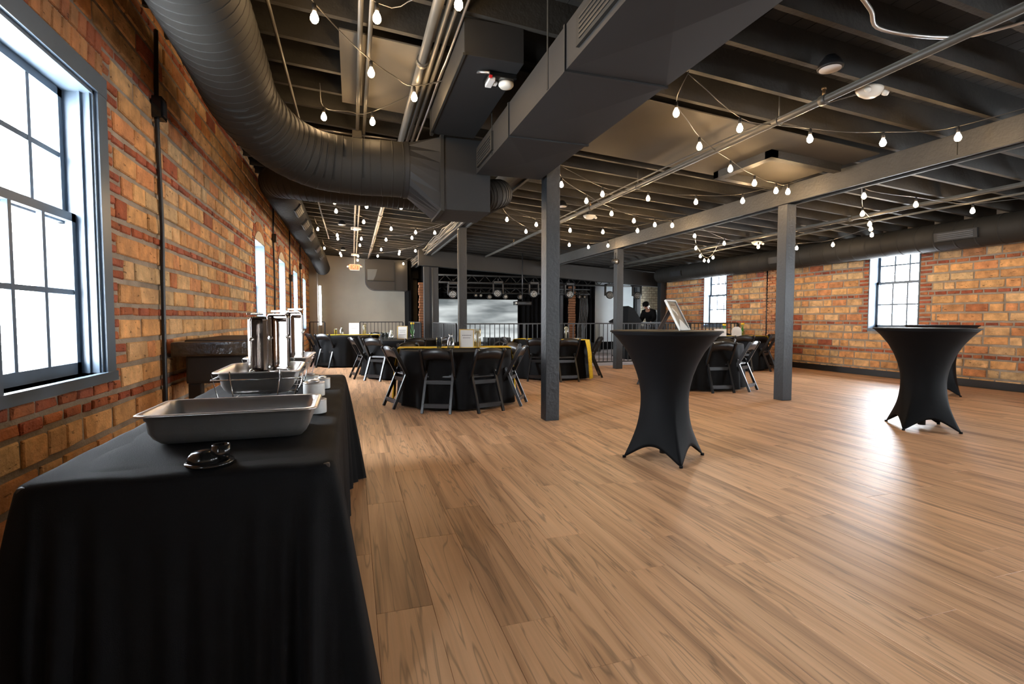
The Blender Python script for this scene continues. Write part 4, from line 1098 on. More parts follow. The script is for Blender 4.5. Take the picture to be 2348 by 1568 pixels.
def round_table(cx, cy, label, clabel, seed, hem=.03, sheen=None):
    t = thing('round_table', label, 'table', (cx, cy, 0), group='round tables under black cloths')
    MB().lathe([(.755, .72), (.76, .73), (.76, .748), (.755, .752)], 40).build('tabletop', M['dark_wood'], t)
    MB().tube([(0, 0, .02), (0, 0, .72)], .04, 12).build('pedestal', M['black_steel'], t)
    for k in range(4): MB().bar((0, 0, .03), (.4*math.cos(PI/2*k+.4), .4*math.sin(PI/2*k+.4), .02), .05, .03).build('foot', M['black_steel'], t)
    r_ = random.Random(seed); n = 160; lev = 16; vs = []; ph = [r_.uniform(0, 6.28) for _ in range(4)]
    vs.append((0, 0, .7565)); rings = [(.3, .7565), (.6, .7562), (.74, .756), (.766, .750), (.772, .735)]
    for rr, z in rings:
        for j in range(n): vs.append((rr*math.cos(2*PI*j/n), rr*math.sin(2*PI*j/n), z))
    for l in range(1, lev+1):
        f = l/lev; z = .735-(.735-hem)*f
        for j in range(n):
            a = 2*PI*j/n
            w_ = math.sin(11*a+ph[0])*.6+math.sin(17*a+ph[1])*.35+math.sin(7*a+ph[2])*.4+math.sin(29*a+ph[3])*.15
            rr = .772+.035*f+w_*.042*f**.8
            vs.append((rr*math.cos(a), rr*math.sin(a), max(z, .006)))
    k = len(rings)+lev; fs = [(0, 1+j, 1+(j+1) % n) for j in range(n)]
    for i in range(k-1):
        for j in range(n):
            a = 1+i*n+j; b = 1+i*n+(j+1) % n; fs.append((a, a+n, b+n, b))
    m = MB(); m.add(vs, fs, None, True); o = m.build('tablecloth', M['black_cloth']); o.location = (cx, cy, 0)
    tag(o, clabel, 'tablecloth', 'black floor length cloths on the round tables')

def runner(cx, cy, ang, label, w_=.34, left=.62, right=.62, seed=1, halfspan=.79):
    r_ = random.Random(seed); m = MB(); prof = []
    # arc-length profile across the table, hanging at both ends
    if left: prof += [(-halfspan-.075, .76-left), (-halfspan-.055, .76-left*.6), (-halfspan-.035, .76-left*.25), (-halfspan-.012, .745)]
    prof += [(-halfspan+.02, .766), (-.4, .764), (0, .764), (.4, .764), (halfspan-.02, .766)]
    if right: prof += [(halfspan+.012, .745), (halfspan+.035, .76-right*.25), (halfspan+.055, .76-right*.6), (halfspan+.075, .76-right)]
    P = spline([(p[0], 0, p[1]) for p in prof], 4); n = 26; vs = []; ph = [r_.uniform(0, 6) for _ in range(3)]
    for i, p in enumerate(P):
        hang = max(0, .745-p.z)
        for j in range(n+1):
            u = -1+2*j/n; ww = w_/2*(1-.35*min(1, hang*2.2)); fold = .022*min(1, hang*4)*(math.sin(u*13+ph[0])+.5*math.sin(u*23+ph[1]+hang*4))
            tz = .012*math.sin(i*.4+u*9+ph[2])*min(1, hang*5)
            vs.append((p.x+math.copysign(fold, p.x)+(.004*math.sin(u*17+i) if hang <= 0 else 0)*0, u*ww+.01*math.sin(i*.35+ph[1]), max(p.z+(.004*abs(math.sin(u*9+i*.6)) if hang <= 0 else 0), .008)+tz*0))
    fs = [(i*(n+1)+j, i*(n+1)+j+1, (i+1)*(n+1)+j+1, (i+1)*(n+1)+j) for i in range(len(P)-1) for j in range(n)]
    m.add(vs, fs, None, True); o = m.build('table_runner', M['yellow']); o.location = (cx, cy, 0); o.rotation_euler = (0, 0, math.radians(ang))
    sm = o.modifiers.new('thickness', 'SOLIDIFY'); sm.thickness = .003; sm.offset = 1
    tag(o, label, 'table runner', 'yellow gauze runners')

T1 = (1.40, 7.00); T2 = (1.0, 10.5); T3 = (-.12, 13.45); T4 = (3.87, 9.50); T5 = (5.75, 7.42); T6 = (8.6, 9.8)
round_table(*T1, 'round table nearest the viewer, left of the first post', 'black cloth on the round table nearest the viewer', 1)
round_table(*T2, 'round table in the aisle with a gold framed card and tulips', 'black cloth on the aisle table with the tulips', 2)
round_table(*T3, 'farthest round table by the buff wall', 'black cloth on the farthest aisle table', 3)
round_table(*T4, 'round table behind the nearest post', 'black cloth on the table behind the nearest post', 4)
round_table(*T5, 'round table half hidden behind the centre cocktail table', 'black cloth on the table half hidden by the centre cocktail table', 5)
round_table(*T6, 'round table farthest right near the brick wall', 'black cloth on the table farthest right near the brick wall', 6)
runner(T1[0], T1[1]+.12, -10, 'yellow runner across the round table nearest the viewer', seed=1, left=.70, right=.68, w_=.42, halfspan=.775)
runner(*T3, -10, 'yellow runner on the farthest aisle table', seed=3, left=.0, right=.25, w_=.4)
runner(T4[0]-.12, T4[1]-.26, -40, 'yellow runner hanging to the floor from the table behind the nearest post', seed=4, left=.3, right=.735, w_=.34, halfspan=.725)
runner(*T6, -14, 'yellow runner on the table farthest right near the brick wall', seed=6, left=.2, right=.2)
for a, r, tw, lb in ((-118, .96, 4, 'black folding chair seen from behind, left of centre at the nearest table'), (-75, .98, 0, 'black folding chair seen from behind, right of centre at the nearest table'),
                 (-171, .98, 8, 'black folding chair at the left side of the nearest round table'), (-31, .98, 0, 'black folding chair at the right side of the nearest round table'),
                 (18, .98, 0, 'black folding chair behind the right end of the nearest round table'), (72, .98, 0, 'black folding chair behind the candle on the nearest round table'), (128, .98, 0, 'black folding chair behind the carafe on the nearest round table')):
    chair(*T1, a, r, lb, tw)
for a, r, tw, lb in ((-132, 1.0, 2, 'black folding chair with its back to the viewer at the tulip table'), (-172, 1.04, 5, 'black folding chair seen from the side at the left of the tulip table'),
                 (-82, .98, 0, 'black folding chair in front of the gold framed card on the tulip table'), (-38, .98, 0, 'black folding chair at the right front of the tulip table'), (140, .98, 0, 'black folding chair at the far left of the tulip table')):
    chair(*T2, a, r, lb, tw)
for a, r, tw, lb in ((-130, .93, 6, 'black folding chair with its back to the viewer at the farthest aisle table'), (-172, .95, 12, 'black folding chair closest to the buff wall at the farthest aisle table'), (-20, .95, 0, 'black folding chair right of the farthest aisle table'), (40, .95, 0, 'black folding chair behind the right side of the farthest aisle table')):
    chair(*T3, a, r, lb, tw)
for a, r, tw, lb in ((-128, 1.0, 0, 'black folding chair just left of the nearest post'), (-92, 1.0, 0, 'black folding chair just right of the nearest post'), (-24, 1.0, 6, 'black folding chair beyond the hanging yellow runner'), (176, .98, 0, 'black folding chair at the left end of the table behind the nearest post')):
    chair(*T4, a, r, lb, tw)
for a, r, tw, lb in ((-101, .95, 0, 'black folding chair with a grey cloth on its seat'), (-62, .99, 0, 'black folding chair right of the one with the grey cloth'), (143, .97, 0, 'black folding chair peeking out left of the centre cocktail table'), (20, .97, 0, 'black folding chair behind the post by the cocktail tables, at the half hidden table'), (75, .97, 0, 'black folding chair on the far side of the half hidden table')):
    chair(*T5, a, r, lb, tw)
for a, r, tw, lb in ((-70, .98, 10, 'black folding chair turned sideways left of the post and in front of the brick wall'), (-115, .98, 0, 'black folding chair with its back to the viewer at the table farthest right'), (-20, .98, 0, 'black folding chair nearest the brick wall at the table farthest right'), (60, .98, 0, 'black folding chair on the far side of the table farthest right')):
    chair(*T6, a, r, lb, tw)
# grey cloth lying on a seat and hanging
m = MB(); n = 18; vs = []
for i in range(n+1):
    for j in range(n+1):
        u, v = i/n, j/n; x = -.15+.30*u; y = -.06+.26*v
        z = .472+.035*math.sin(u*7+v*3)*math.sin(v*5)+.03*math.exp(-((u-.5)**2+(v-.5)**2)*6)
        vs.append((x, y, z+.012))
fs = [(i*(n+1)+j, (i+1)*(n+1)+j, (i+1)*(n+1)+j+1, i*(n+1)+j+1) for i in range(n) for j in range(n)]
m.add(vs, fs, None, True); o = m.build('jacket', M['grey_cloth']); sm = o.modifiers.new('thickness', 'SOLIDIFY'); sm.thickness = .03; sm.offset = -1
aa = math.radians(-101); o.location = (T5[0]+.65*math.cos(aa), T5[1]+.65*math.sin(aa), 0); o.rotation_euler = (0, 0, aa+PI/2)
tag(o, 'crumpled grey jacket lying on a folding chair seat', 'jacket')

# ---- cocktail tables in stretch covers
def cocktail(cx, cy, foot_ang, label):
    t = thing('cocktail_table', label, 'table', (cx, cy, 0), math.radians(foot_ang), 'cocktail tables in black stretch covers')
    n = 96; H = 1.068; vs = []
    def interp(tab, z):
        for (za, ra), (zb, rb) in zip(tab[:-1], tab[1:]):
            if z >= zb: return rb+(ra-rb)*(z-zb)/(za-zb)
        return tab[-1][1]
    RND = [(1.07, .455), (1.0, .388), (.9, .316), (.8, .265), (.7, .229), (.62, .209), (.55, .199), (.50, .196)]
    FT = RND + [(.42, .203), (.34, .219), (.25, .246), (.17, .278), (.10, .309), (.05, .333), (0, .356)]
    MID = RND + [(.42, .197), (.3, .206), (.2, .219), (.1, .234), (0, .24)]
    lev = 34
    for i in range(lev+1):
        s = i/lev
        for j in range(n):
            a = 2*PI*j/n; ph = ((a+PI/4) % (PI/2))-PI/4        # angle from the nearest foot
            c_ = abs(ph)/(PI/4)                                 # 0 at foot, 1 mid side
            hemz = .125*(1-(1-c_)**2.2)
            z = H-(H-max(hemz, .006))*s
            w_ = max(0, 1-c_)**1.8
            r = interp(FT, z)*w_ + interp(MID, z)*(1-w_)
            vs.append((r*math.cos(a), r*math.sin(a), z))
    fs = [(i*n+j, (i+1)*n+j, (i+1)*n+(j+1) % n, i*n+(j+1) % n) for i in range(lev) for j in range(n)]
    m = MB(); m.add(vs, fs, None, True); o = m.build('stretch_cover', M['spandex'], t, fix=False)
    sm = o.modifiers.new('thickness', 'SOLIDIFY'); sm.thickness = .003; sm.offset = -1
    m = MB(); m.lathe([(.44, H-.006), (.458, H-.003), (.461, H+.004), (.456, H+.010), (.30, H+.011)], 64); m.build('top_cap', M['spandex'], t)
    MB().tube([(0, 0, .03), (0, 0, H-.01)], .035, 14).build('pole', M['black_steel'], t)
    for k in range(4):
        a = PI/2*k; m = MB(); m.tube([(.347*math.cos(a), .347*math.sin(a), 0), (.347*math.cos(a), .347*math.sin(a), .018)], .015, 12)
        m.build('foot', M['spandex'], t)
cocktail(2.53, 3.66, -102, 'black covered cocktail table in the centre with a framed sign on top')
cocktail(5.88, 3.80, -82, 'black covered cocktail table on the right, nearer of the pair')
cocktail(8.78, 5.45, -100, 'black covered cocktail table hidden behind the nearer one on the right')

# framed sign leaning on an easel back
t = thing('picture_frame', 'white framed sign standing tilted on the centre cocktail table', 'picture frame', (2.66, 3.57, 1.08), math.radians(31))
fr = MB(); W_, H_ = .205, .29
for x0, x1, z0, z1 in ((-W_/2, W_/2, 0, .014), (-W_/2, W_/2, H_-.014, H_), (-W_/2, -W_/2+.014, 0, H_), (W_/2-.014, W_/2, 0, H_)): fr.bbox(x0, x1, -.009, .009, z0, z1, .002)
parts = [fr.build('frame', M['white_paper'], t)]
parts.append(MB().box(-W_/2+.012, W_/2-.012, -.002, .004, .012, H_-.012).build('sign_card', mat('grey_card', (.085,.085,.085), .3), t))
m = MB()
for cx, cz, r in ((-.045, .20, .018), (-.03, .185, .016), (-.012, .165, .015), (-.005, .15, .014)): m.lathe([(r, 0), (r, .0006)], 10, (cx, cz, .0025))
o = m.build('flower_print', M['white_paper'], t); o.rotation_euler = (PI/2, 0, 0); parts.append(o)
m = MB(); m.prism([(-.088, .014), (.088, .014), (.06, .05), (.02, .09), (-.01, .11), (-.03, .08), (-.06, .05)], -.0035, -.0025, 'y'); parts.append(m.build('mountain_print', M['white_paper'], t))
o = MB().bbox(-.04, .04, .010, .015, .0, .24, .001).build('easel_back', M['brown'], t)
for p in parts:
    p.rotation_euler = (p.rotation_euler[0]-math.radians(28), 0, 0)
o.location = (0, .215, .0); o.rotation_euler = (math.radians(29), 0, 0)

# ================================================================== BUFFET
BX0, BX1, BY0, BY1, BZ = -.80, -.055, 1.50, 3.88, .772
t = thing('buffet_table', 'long folding table carrying the buffet along the buff wall', 'table', ((BX0+BX1)/2, (BY0+BY1)/2, 0))
hx, hy = (BX1-BX0)/2-.012, (BY1-BY0)/2-.012
MB().bbox(-hx, hx, -hy, hy, .72, BZ-.006, .006).build('tabletop', M['dark_wood'], t)
for sx in (-1, 1):
    for sy in (-1, 1): MB().tube([(sx*(hx-.06), sy*(hy-.12), 0), (sx*(hx-.06), sy*(hy-.12), .72)], .014, 8).build('leg', M['black_steel'], t)
# cloth: rounded top edge, flaring skirt with folds gathered at the corners
m = MB(); per = []; rad = .035
def ring_pts(off, cr):
    out = []
    x0, x1, y0, y1 = BX0-off, BX1+off, BY0-off, BY1+off
    N = 10
    def seg(ax, ay, bx, by, n):
        for i in range(n): out.append((ax+(bx-ax)*i/n, ay+(by-ay)*i/n))
    def cor(cx, cy, a0):
        for i in range(N): out.append((cx+cr*math.cos(a0+PI/2*i/N), cy+cr*math.sin(a0+PI/2*i/N)))
    seg(x0+cr, y0, x1-cr, y0, 60); cor(x1-cr, y0+cr, -PI/2); seg(x1, y0+cr, x1, y1-cr, 150); cor(x1-cr, y1-cr, 0); seg(x1-cr, y1, x0+cr, y1, 30); cor(x0+cr, y1-cr, PI/2); seg(x0, y1-cr, x0, y0+cr, 70); cor(x0+cr, y0+cr, PI)
    return out
base = ring_pts(0, .05); n = len(base)
sper = [0.]
for p_, q_ in zip(base[:-1], base[1:]): sper.append(sper[-1]+math.hypot(q_[0]-p_[0], q_[1]-p_[1]))
cx, cy = (BX0+BX1)/2, (BY0+BY1)/2
vs = []
rows = [(-.30, BZ, 0), (-.06, BZ-.0005, 0), (-.03, BZ+.0005, 0), (-.018, BZ-.001, 0), (-.004, BZ-.008, 0), (.004, BZ-.022, 0)]
for k in range(1, 17): rows.append((.004+.012*k/16, BZ-.022-(BZ-.026)*k/16, k/16))
corners = [(BX1, BY0), (BX1, BY1), (BX0, BY1), (BX0, BY0)]
for off, z, f in rows:
    P = ring_pts(off, max(.012, .05+off)) if off > -.2 else ring_pts(off, .05)
    for i, (x, y) in enumerate(P):
        bxp, byp = base[i]
        if f > 0:
            dc = min(math.hypot(bxp-c_[0], byp-c_[1]) for c_ in corners)
            g = math.exp(-(dc/.19)**2)
            ox, oy = bxp-cx, byp-cy
            nx = 1 if bxp > BX1-.03 else (-1 if bxp < BX0+.03 else 0); ny = 1 if byp > BY1-.03 else (-1 if byp < BY0+.03 else 0)
            L = math.hypot(nx, ny) or 1; nx /= L; ny /= L
            s_ = i/n*PI*2
            rip = .010*math.sin(s_*31)+.007*math.sin(s_*53+1)
            pleat = g*(.085+.040*math.cos(sper[i]*88+1.0))
            front = .012 if byp < BY0+.03 else 0
            d = (rip + pleat + front)*f**.85
            if bxp < BX0+.1: d = min(d, .06)
            x += nx*d; y += ny*d
        elif off < -.03:
            z2 = z
        wr = .0022*math.sin(x*23+y*9)*math.sin(y*17-x*6) if f == 0 and off > -.05 and off < 0 else 0
        vs.append((x, y, max(z, .004)+wr))
fs = []
for r in range(len(rows)-1):
    for i in range(n):
        fs.append((r*n+i, (r+1)*n+i, (r+1)*n+(i+1) % n, r*n+(i+1) % n))
m.add(vs, fs, None, True)
# top sheet with soft creases
gx, gy = 24, 70; vs2 = []; inx, iny = .30, .30
top = MB(); N1, N2 = 26, 80; vt = []
for i in range(N1+1):
    for j in range(N2+1):
        x = BX0+.045+(BX1-BX0-.09)*i/N1; y = BY0+.045+(BY1-BY0-.09)*j/N2
        e = min(i, N1-i, j, N2-j)
        z = BZ+.0015+(.0016*math.sin(x*17+y*8+2*math.sin(y*4))*math.sin(y*11-x*7)+.0012*math.sin((x+.5*y)*40) if e > 1 else -.004)
        vt.append((x, y, z))
top.add(vt, [(i*(N2+1)+j, (i+1)*(N2+1)+j, (i+1)*(N2+1)+j+1, i*(N2+1)+j+1) for i in range(N1) for j in range(N2)], None, True)
b0 = len(m.v); m.add(vt, [], None); m.f += [[b0+k for k in f] for f in top.f]; m.sm += [True]*len(top.f)
o = m.build('tablecloth', M['black_cloth'])
tag(o, 'black floor length cloth draped over the buffet table', 'tablecloth')
BT = BZ+.004

def pan_mesh(w_, l_, h, rim=.022, wall=.0025, cr=.05, taper=.02, step=.02):
    """open steel pan, rim at z=0, base at -h"""
    m = MB(); N = 8
    def loop(hw, hl, c_, z):
        out = []
        for k, (sx, sy) in enumerate(((1,1), (-1,1), (-1,-1), (1,-1))):
            for i in range(N+1):
                a = PI/2*k+PI/2*i/N; out.append((sx*(hw-c_)+c_*math.cos(a), sy*(hl-c_)+c_*math.sin(a), z))
        return out
    hw, hl = w_/2, l_/2
    L = [loop(hw, hl, cr+.012, -.004), loop(hw, hl, cr+.012, .0), loop(hw-.004, hl-.004, cr+.01, .003), loop(hw-rim, hl-rim, cr, .0015),
         loop(hw-rim-.002, hl-rim-.002, cr, -.018), loop(hw-rim-.006, hl-rim-.006, cr, -.021), loop(hw-rim-taper*.5, hl-rim-taper*.5, cr, -h*.6), loop(hw-rim-taper, hl-rim-taper, cr, -h+.02), loop(hw-rim-taper-.014, hl-rim-taper-.014, cr, -h+.004), loop(hw-rim-taper-.03, hl-rim-taper-.03, cr*.8, -h)]
    n = len(L[0]); vs = [p for l in L for p in l]
    fs = [(r*n+i, r*n+(i+1) % n, (r+1)*n+(i+1) % n, (r+1)*n+i) for r in range(len(L)-1) for i in range(n)]
    fs.append(tuple((len(L)-1)*n+i for i in range(n)))
    m.add(vs, fs, None, True); return m
def solid(o, th=.003, off=-1):
    sm = o.modifiers.new('thickness', 'SOLIDIFY'); sm.thickness = th; sm.offset = off
p = pan_mesh(.535, .345, .10, cr=.032).build('food_pan', M['steel']); p.location = (-.385, 1.965, BT+.102); solid(p)
tag(p, 'empty deep steel food pan at the front of the buffet', 'pan')

def wire(pts, parent, r=.0032, name='wire'):
    return MB().tube(pts, r, 6).build(name, M['chrome'], parent)
def chafer(cx, cy, rz, zr, label, plabel, lids, seed):
    W_, L_ = .36, .54
    t = thing('chafing_rack', label, 'rack', (cx, cy, BT), rz, 'wire chafing racks on the buffet')
    w2, l2 = W_/2-.005, L_/2-.005
    wire([(-w2, -l2, zr-.03), (w2, -l2, zr-.03), (w2, l2, zr-.03), (-w2, l2, zr-.03), (-w2, -l2, zr-.03)], t, .0035, 'rim_wire')
    wire([(-w2+.04, -l2+.05, .012), (w2-.04, -l2+.05, .012), (w2-.04, l2-.05, .012), (-w2+.04, l2-.05, .012), (-w2+.04, -l2+.05, .012)], t, .0035, 'base_wire')
    for sy in (-1, 1):
        for sx in (-1, 1):
            wire([(sx*w2, sy*(l2-.03), zr-.03), (sx*(w2+.004), sy*(l2-.03), zr-.005), (sx*(w2-.02), sy*(l2-.03), .05), (sx*(w2-.04), sy*(l2-.05), .004)], t, name='leg')
            wire([(sx*(w2-.07), sy*l2, zr-.03), (sx*(w2-.075), sy*(l2+.012), zr+.006), (sx*(w2-.09), sy*(l2+.012), .03), (sx*(w2-.09), sy*(l2-.04), .004)], t, name='leg')
    for sy in (-1, 1):
        wire([(-w2+.03, sy*.10, .035), (0, sy*.14, .012), (w2-.03, sy*.10, .035)], t, name='burner_wire')
    p = pan_mesh(W_, L_, .10, rim=.022).build('water_pan', M['steel']); p.location = (cx, cy, BT+zr); p.rotation_euler = (0, 0, rz); solid(p)
    tag(p, plabel, 'pan', 'steel water pans in the chafing racks')
chafer(-.42, 2.72, 0.03, .165, 'wire chafing rack nearest the viewer', 'steel water pan in the nearer chafing rack', True, 1)
chafer(-.42, 3.42, -.02, .175, 'wire chafing rack at the far end of the buffet', 'steel water pan in the far chafing rack', True, 2)
# lids stood on end inside the pans
def lid(cx, cy, z0, w_, h, tilt, rz, label, shift=0):
    t = thing('chafer_lid', label, 'lid', (cx, cy, z0), rz, 'steel lids stood upright in the chafing pans')
    m = pan_mesh(w_, h, .035, rim=.010, cr=.012, taper=.006); o = m.build('lid_shell', M['lid_steel'], t); solid(o, .003)
    o.rotation_euler = (PI/2+tilt, 0, 0); o.location = (0, 0, h/2)
    k = MB().bbox(-.055, .055, -.012, .012, -.006, .006, .003).build('handle', M['chrome'], t)
    k.location = (0, .02, h+.012)
    for s in (-1, 1):
        q = MB().lathe([(.011, 0), (.011, .012), (.007, .018)], 12).build('rivet', M['chrome'], t); q.location = (s*(w_/2+.004), -.01, h*.62); q.rotation_euler = (0, s*PI/2, 0)
        q = MB().lathe([(.011, 0), (.011, .012), (.007, .018)], 12).build('rivet', M['chrome'], t); q.location = (s*(w_/2+.004), -.01, h*.10); q.rotation_euler = (0, s*PI/2, 0)
lid(-.452, 2.82, BT+.115, .15, .30, 0, math.radians(68), 'steel lid leaning edge-on in the nearer chafing pan')
lid(-.378, 2.90, BT+.115, .155, .315, 0, math.radians(-42), 'steel lid facing the viewer in the nearer chafing pan')
lid(-.355, 3.46, BT+.12, .14, .33, 0, math.radians(-38), 'steel lid stood upright in the far chafing pan')

# fuel cans
def can(x, y, z, label, open_=False):
    t = thing('fuel_can', label, 'can', (x, y, z), rng.uniform(0, 6), 'chafing fuel cans on the buffet')
    MB().lathe([(.043, .0), (.044, .003), (.044, .052), (.043, .055)], 28).build('can_body', M['can_label'], t)
    MB().lathe([(.0445, .054), (.045, .058), (.040, .060), (.036, .056)], 28).build('can_rim', M['steel'], t)
    MB().lathe([(.022, .056), (.024, .066), (.020, .069)], 20).build('cap', M['steel'], t)
    m = MB()
    for k in range(5): 
        a = -.35+.16*k; m.cbox(.0445*math.cos(a), .0445*math.sin(a), .03, .001, .004, .026-.004*(k % 2), Matrix.Identity(4))
    o = m.build('label_print', M['ink'], t); o['kind'] = 'stuff'
can(-.172, 3.10, BT, 'fuel can standing in front of its pair near the far chafing rack')
can(-.245, 3.30, BT, 'fuel can closest to the far chafing rack')
can(-.155, 2.30, BT, 'lower fuel can of the stack behind the empty food pan')
can(-.162, 2.32, BT+.071, 'upper fuel can of the stack behind the empty food pan')
# black dispenser
t = thing('tape_dispenser', 'small glossy black dish with an upright cup on the buffet corner', 'dispenser', (-.385, 1.575, BT), .2)
MB().lathe([(.058, 0), (.062, .003), (.060, .008), (.045, .010)], 28).build('base', M['black_plastic'], t)
o = MB().lathe([(.044, .008), (.042, .022), (.032, .034), (.012, .040)], 24).build('dome', M['black_plastic'], t); o.location = (-.012, 0, 0)
o = MB().lathe([(.020, .012), (.024, .03), (.0225, .052), (.019, .052), (.018, .03)], 20).build('cup', M['black_plastic'], t); o.location = (.028, -.006, 0)

# plastic wrapped game table against the buff wall
t = thing('game_table', 'dark game table wrapped in shiny plastic against the buff wall', 'table', (-1.0, 5.55, 0))
MB().bbox(-.44, .44, -.75, .75, .86, .985, .02).build('wrapped_top', M['walnut'], t)
MB().bbox(-.36, .36, -.66, .66, .978, .996, .008).build('playfield', M['dark_wood'], t)
MB().bbox(-.36, .36, -.65, .65, .62, .86, .02).build('cabinet', M['dark_wood'], t)
for sx in (-1, 1):
    for sy in (-1, 1): MB().bbox(sx*.30-.05, sx*.30+.05, sy*.58-.05, sy*.58+.05, 0, .62, .01).build('leg', M['dark_wood'], t)

# ================================================================== THINGS ON THE ROUND TABLES
def on(T, dx, dy, z=.768): return (T[0]+dx, T[1]+dy, z)
def carafe(p, label):
    t = thing('carafe', label, 'carafe', p, group='glass carafes')
    MB().lathe([(.044, .002), (.048, .012), (.050, .05), (.043, .11), (.024, .155), (.021, .175), (.031, .20), (.029, .20), (.019, .176), (.022, .155), (.040, .11), (.046, .05), (.044, .014), (.02, .010)], 24).build('glass', M['clear'], t)
    MB().lathe([(.042, .013), (.045, .05), (.041, .09), (.001, .0905)], 24).build('water', M['clear'], t)
def cups(p, label, n=4):
    t = thing('cup_stack', label, 'cups', p, group='stacked plastic cups')
    for k in range(n):
        MB().lathe([(.027, .0), (.037, .10), (.038, .102), (.036, .102), (.026, .002)], 20, (0, 0, .018*k)).build('cup', M['clear'], t)
def card(p, rz, w_, h, label, frame='gold', text=2, tilt=12, scribble=False):
    t = thing('framed_card' if frame else 'sign_card', label, 'sign', p, math.radians(rz))
    ps = []
    if frame:
        m = MB(); f = .012
        for x0, x1, z0, z1 in ((-w_/2, w_/2, 0, f), (-w_/2, w_/2, h-f, h), (-w_/2, -w_/2+f, 0, h), (w_/2-f, w_/2, 0, h)): m.bbox(x0, x1, -.007, .007, z0, z1, .002)
        ps.append(m.build('frame', M[frame], t))
    ps.append(MB().box(-w_/2+.006, w_/2-.006, -.002, .003, .006, h-.006).build('card', M['white_paper'], t))
    m = MB()
    for k in range(text):
        z = h*(.66-.13*k) if k < 2 else h*.32; L = w_*(.26 if k % 2 else .32)
        for q in range(6): m.box(-L+2*L*q/6+.002, -L+2*L*(q+1)/6-.004, -.0032, -.0022, z, z+h*.028)
    o = m.build('print', M['ink'], t); o['kind'] = 'stuff'; ps.append(o)
    ps.append(MB().bbox(-.02, .02, .003, .006, .01, h*.7, .001).build('stand_back', M['brown'], t))
    for q in ps: q.rotation_euler = (-math.radians(tilt), 0, 0)
    ps[-1].rotation_euler = (math.radians(14), 0, 0); ps[-1].location = (0, h*.32, 0)
def candle(p, label):
    t = thing('candle_vase', label, 'candle', p, group='tall candle cylinders')
    MB().lathe([(.045, .0), (.045, .26), (.042, .26), (.042, .008), (.01, .008)], 24).build('cylinder', M['clear'], t)
    c_ = MB().lathe([(.016, .008), (.016, .21), (.002, .212)], 14).build('candle', M['wax'], t)
    MB().lathe([(.035, .205), (.040, .222), (.03, .236), (.004, .238)], 18).build('floating_candle', M['wax'], t)
def tulips(p, label, n=2, h=.20, pot=.035):
    t = thing('tulip_vase', label, 'flowers', p, group='tulip vases')
    MB().lathe([(pot*.85, 0), (pot, .11), (pot*.94, .11), (pot*.8, .006), (.003, .006)], 20).build('vase', M['clear'], t)
    for k in range(n):
        a = 2*PI*k/n+.5; dx, dy = .02*math.cos(a), .02*math.sin(a)
        MB().tube(spline([(dx*.3, dy*.3, .01), (dx*.5, dy*.5, h*.6), (dx*1.3, dy*1.3, h)], 4), .004, 6).build('stem', M['green'], t)
        o = MB().lathe([(.004, -.004), (.016, .008), (.018, .024), (.013, .038), (.006, .042)], 12).build('flower', M['petal'], t); o.location = (dx*1.3, dy*1.3, h)
        m = MB(); b = Vector((dx*.4, dy*.4, .03)); tip = Vector((dx*2.6, dy*2.6, h*.72)); s_ = Vector((-dy, dx, 0)).normalized()*.014; mid = (b+tip)/2+Vector((dx*.2, dy*.2, .02))
        m.add([b, mid+s_, tip, mid-s_, mid+Vector((dx*.15, dy*.15, 0))], [(0,1,4), (1,2,4), (2,3,4), (3,0,4)], None, True); m.build('leaf', M['green'], t)
def note(p, rz, label, w_=.20, d=.07):
    o = MB().bbox(-w_/2, w_/2, -d/2, d/2, 0, .012, .003).build('folded_note', M['white_paper']); o.location = p; o.rotation_euler = (0, 0, math.radians(rz)); tag(o, label, 'paper')

R1 = .772
card(on(T1, .10, -.22, R1), -16, .205, .265, 'gold framed card with a small drawing on the nearest round table', text=2)
carafe(on(T1, -.14, -.32, R1), 'glass carafe left of the framed card on the nearest round table')
cups(on(T1, -.30, -.33, R1), 'stack of clear cups left of the carafe on the nearest round table')
candle(on(T1, .30, -.05, R1), 'candle cylinder right of the framed card on the nearest round table')
note(on(T1, .34, -.42, R1), -16, 'white folded note on the yellow runner of the nearest round table')
card(on(T2, -.04, -.15, .76), -12, .205, .275, 'gold framed card beside the tulips', text=3)
carafe(on(T2, -.26, -.2, .76), 'glass carafe left of the gold framed card with the tulips')
cups(on(T2, -.42, -.22, .76), 'stack of clear cups at the tulip table', 4)
cups(on(T2, -.34, -.05, .76), 'second stack of clear cups behind the first at the tulip table', 3)
tulips(on(T2, .17, -.1, .76), 'two yellow tulips in a glass on the aisle table', 2, .30)
card(on(T3, .16, -.1, R1), -8, .26, .30, 'white sign card on the farthest aisle table', frame=None, text=2, tilt=6)
carafe(on(T3, -.14, -.12, R1), 'glass carafe on the farthest aisle table')
cups(on(T3, -.28, -.14, R1), 'stack of clear cups on the farthest aisle table')
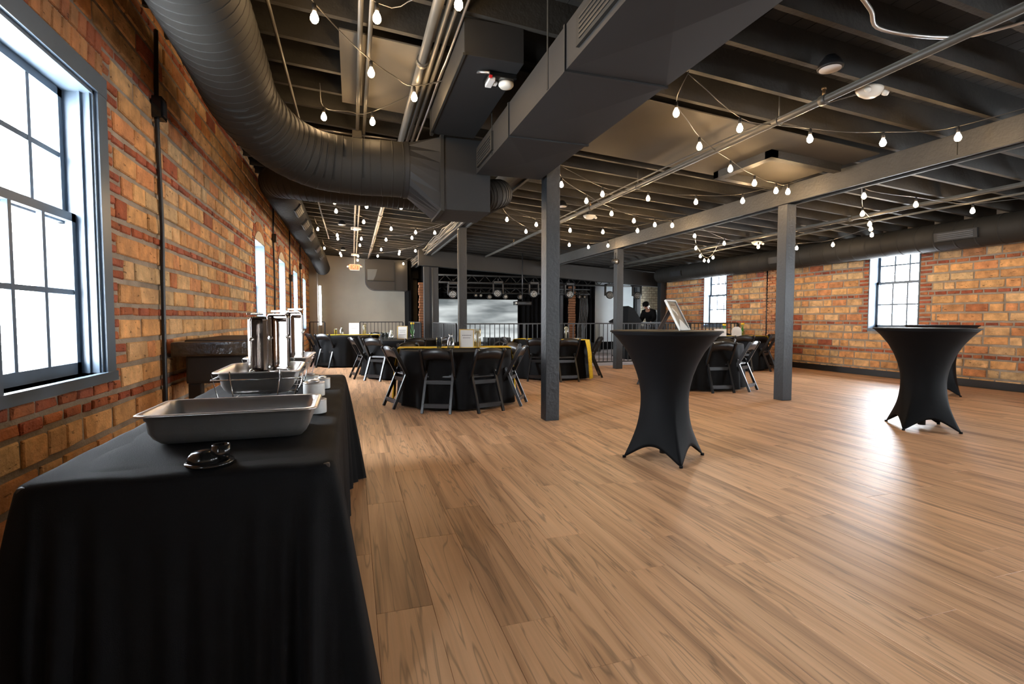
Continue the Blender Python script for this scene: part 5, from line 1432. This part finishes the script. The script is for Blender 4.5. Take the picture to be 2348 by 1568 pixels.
candle(on(T3, .42, .0, R1), 'candle cylinder on the farthest aisle table')
cups(on(T4, -.20, -.2, R1), 'stack of clear cups left of the nearest post')
carafe(on(T4, -.06, -.15, R1), 'glass carafe partly behind the nearest post')
candle(on(T4, .30, -.05, R1), 'candle cylinder right of the nearest post')
note(on(T4, .40, -.3, R1), -16, 'white folded note beside the candle right of the nearest post')
card(on(T6, -.48, -.2, R1), -30, .26, .17, 'low white sign card on the table farthest right', frame='white_paper', text=2)
tulips(on(T6, -.25, -.05, R1), 'bunch of tulips left of the arched card on the table farthest right', 5, .24, .05)
tulips(on(T6, .28, -.05, R1), 'glass of tulips right of the arched card on the table farthest right', 4, .26, .06)
t = thing('sign_card', 'white arched card between the tulips on the table farthest right', 'sign', on(T6, .02, -.15, R1), math.radians(-30))
m = MB(); m.prism([(-.11, 0), (.11, 0), (.11, .12), (.09, .18), (.04, .215), (-.04, .215), (-.09, .18), (-.11, .12)], -.006, .006, 'y'); m.build('card', M['white_paper'], t)
MB().bbox(-.05, .05, -.03, .03, -.003, .012, .002).build('foot', M['white_paper'], t)
note(on(T5, -.1, -.45, .76), 0, 'white folded napkin on the half hidden round table', .22, .09)

# ---- loose cables along the beam and up the posts
t = thing('cable_bundle', 'bundle of loose grey cables lying along the beam over the aisle', 'cable')
rng.seed(77)
for k in range(4):
    pts = [(2.06-.018*k, y, 3.10+.035*k+rng.uniform(-.03, .04)) for y in [8.3+.55*i for i in range(19)]]
    MB().tube(spline(pts, 4), .011, 6).build('cable', M['pipe'], t)
MB().tube(spline([(2.05, 9.5, 3.1), (1.95, 9.4, 3.22), (1.85, 9.3, 3.12), (1.86, 9.35, 3.0), (1.95, 9.5, 2.98)], 6), .009, 6).build('cable_loop', M['pipe'], t)
pipe([(2.10, 10.255, .0), (2.10, 10.255, 3.0)], .012, 'conduit', 'thin conduit on the corner of the post behind the nearest table', 'conduit')
pipe([(2.315, 15.14, .0), (2.315, 15.14, 2.7)], .014, 'conduit', 'thin conduit between the paired posts at the stage', 'conduit')
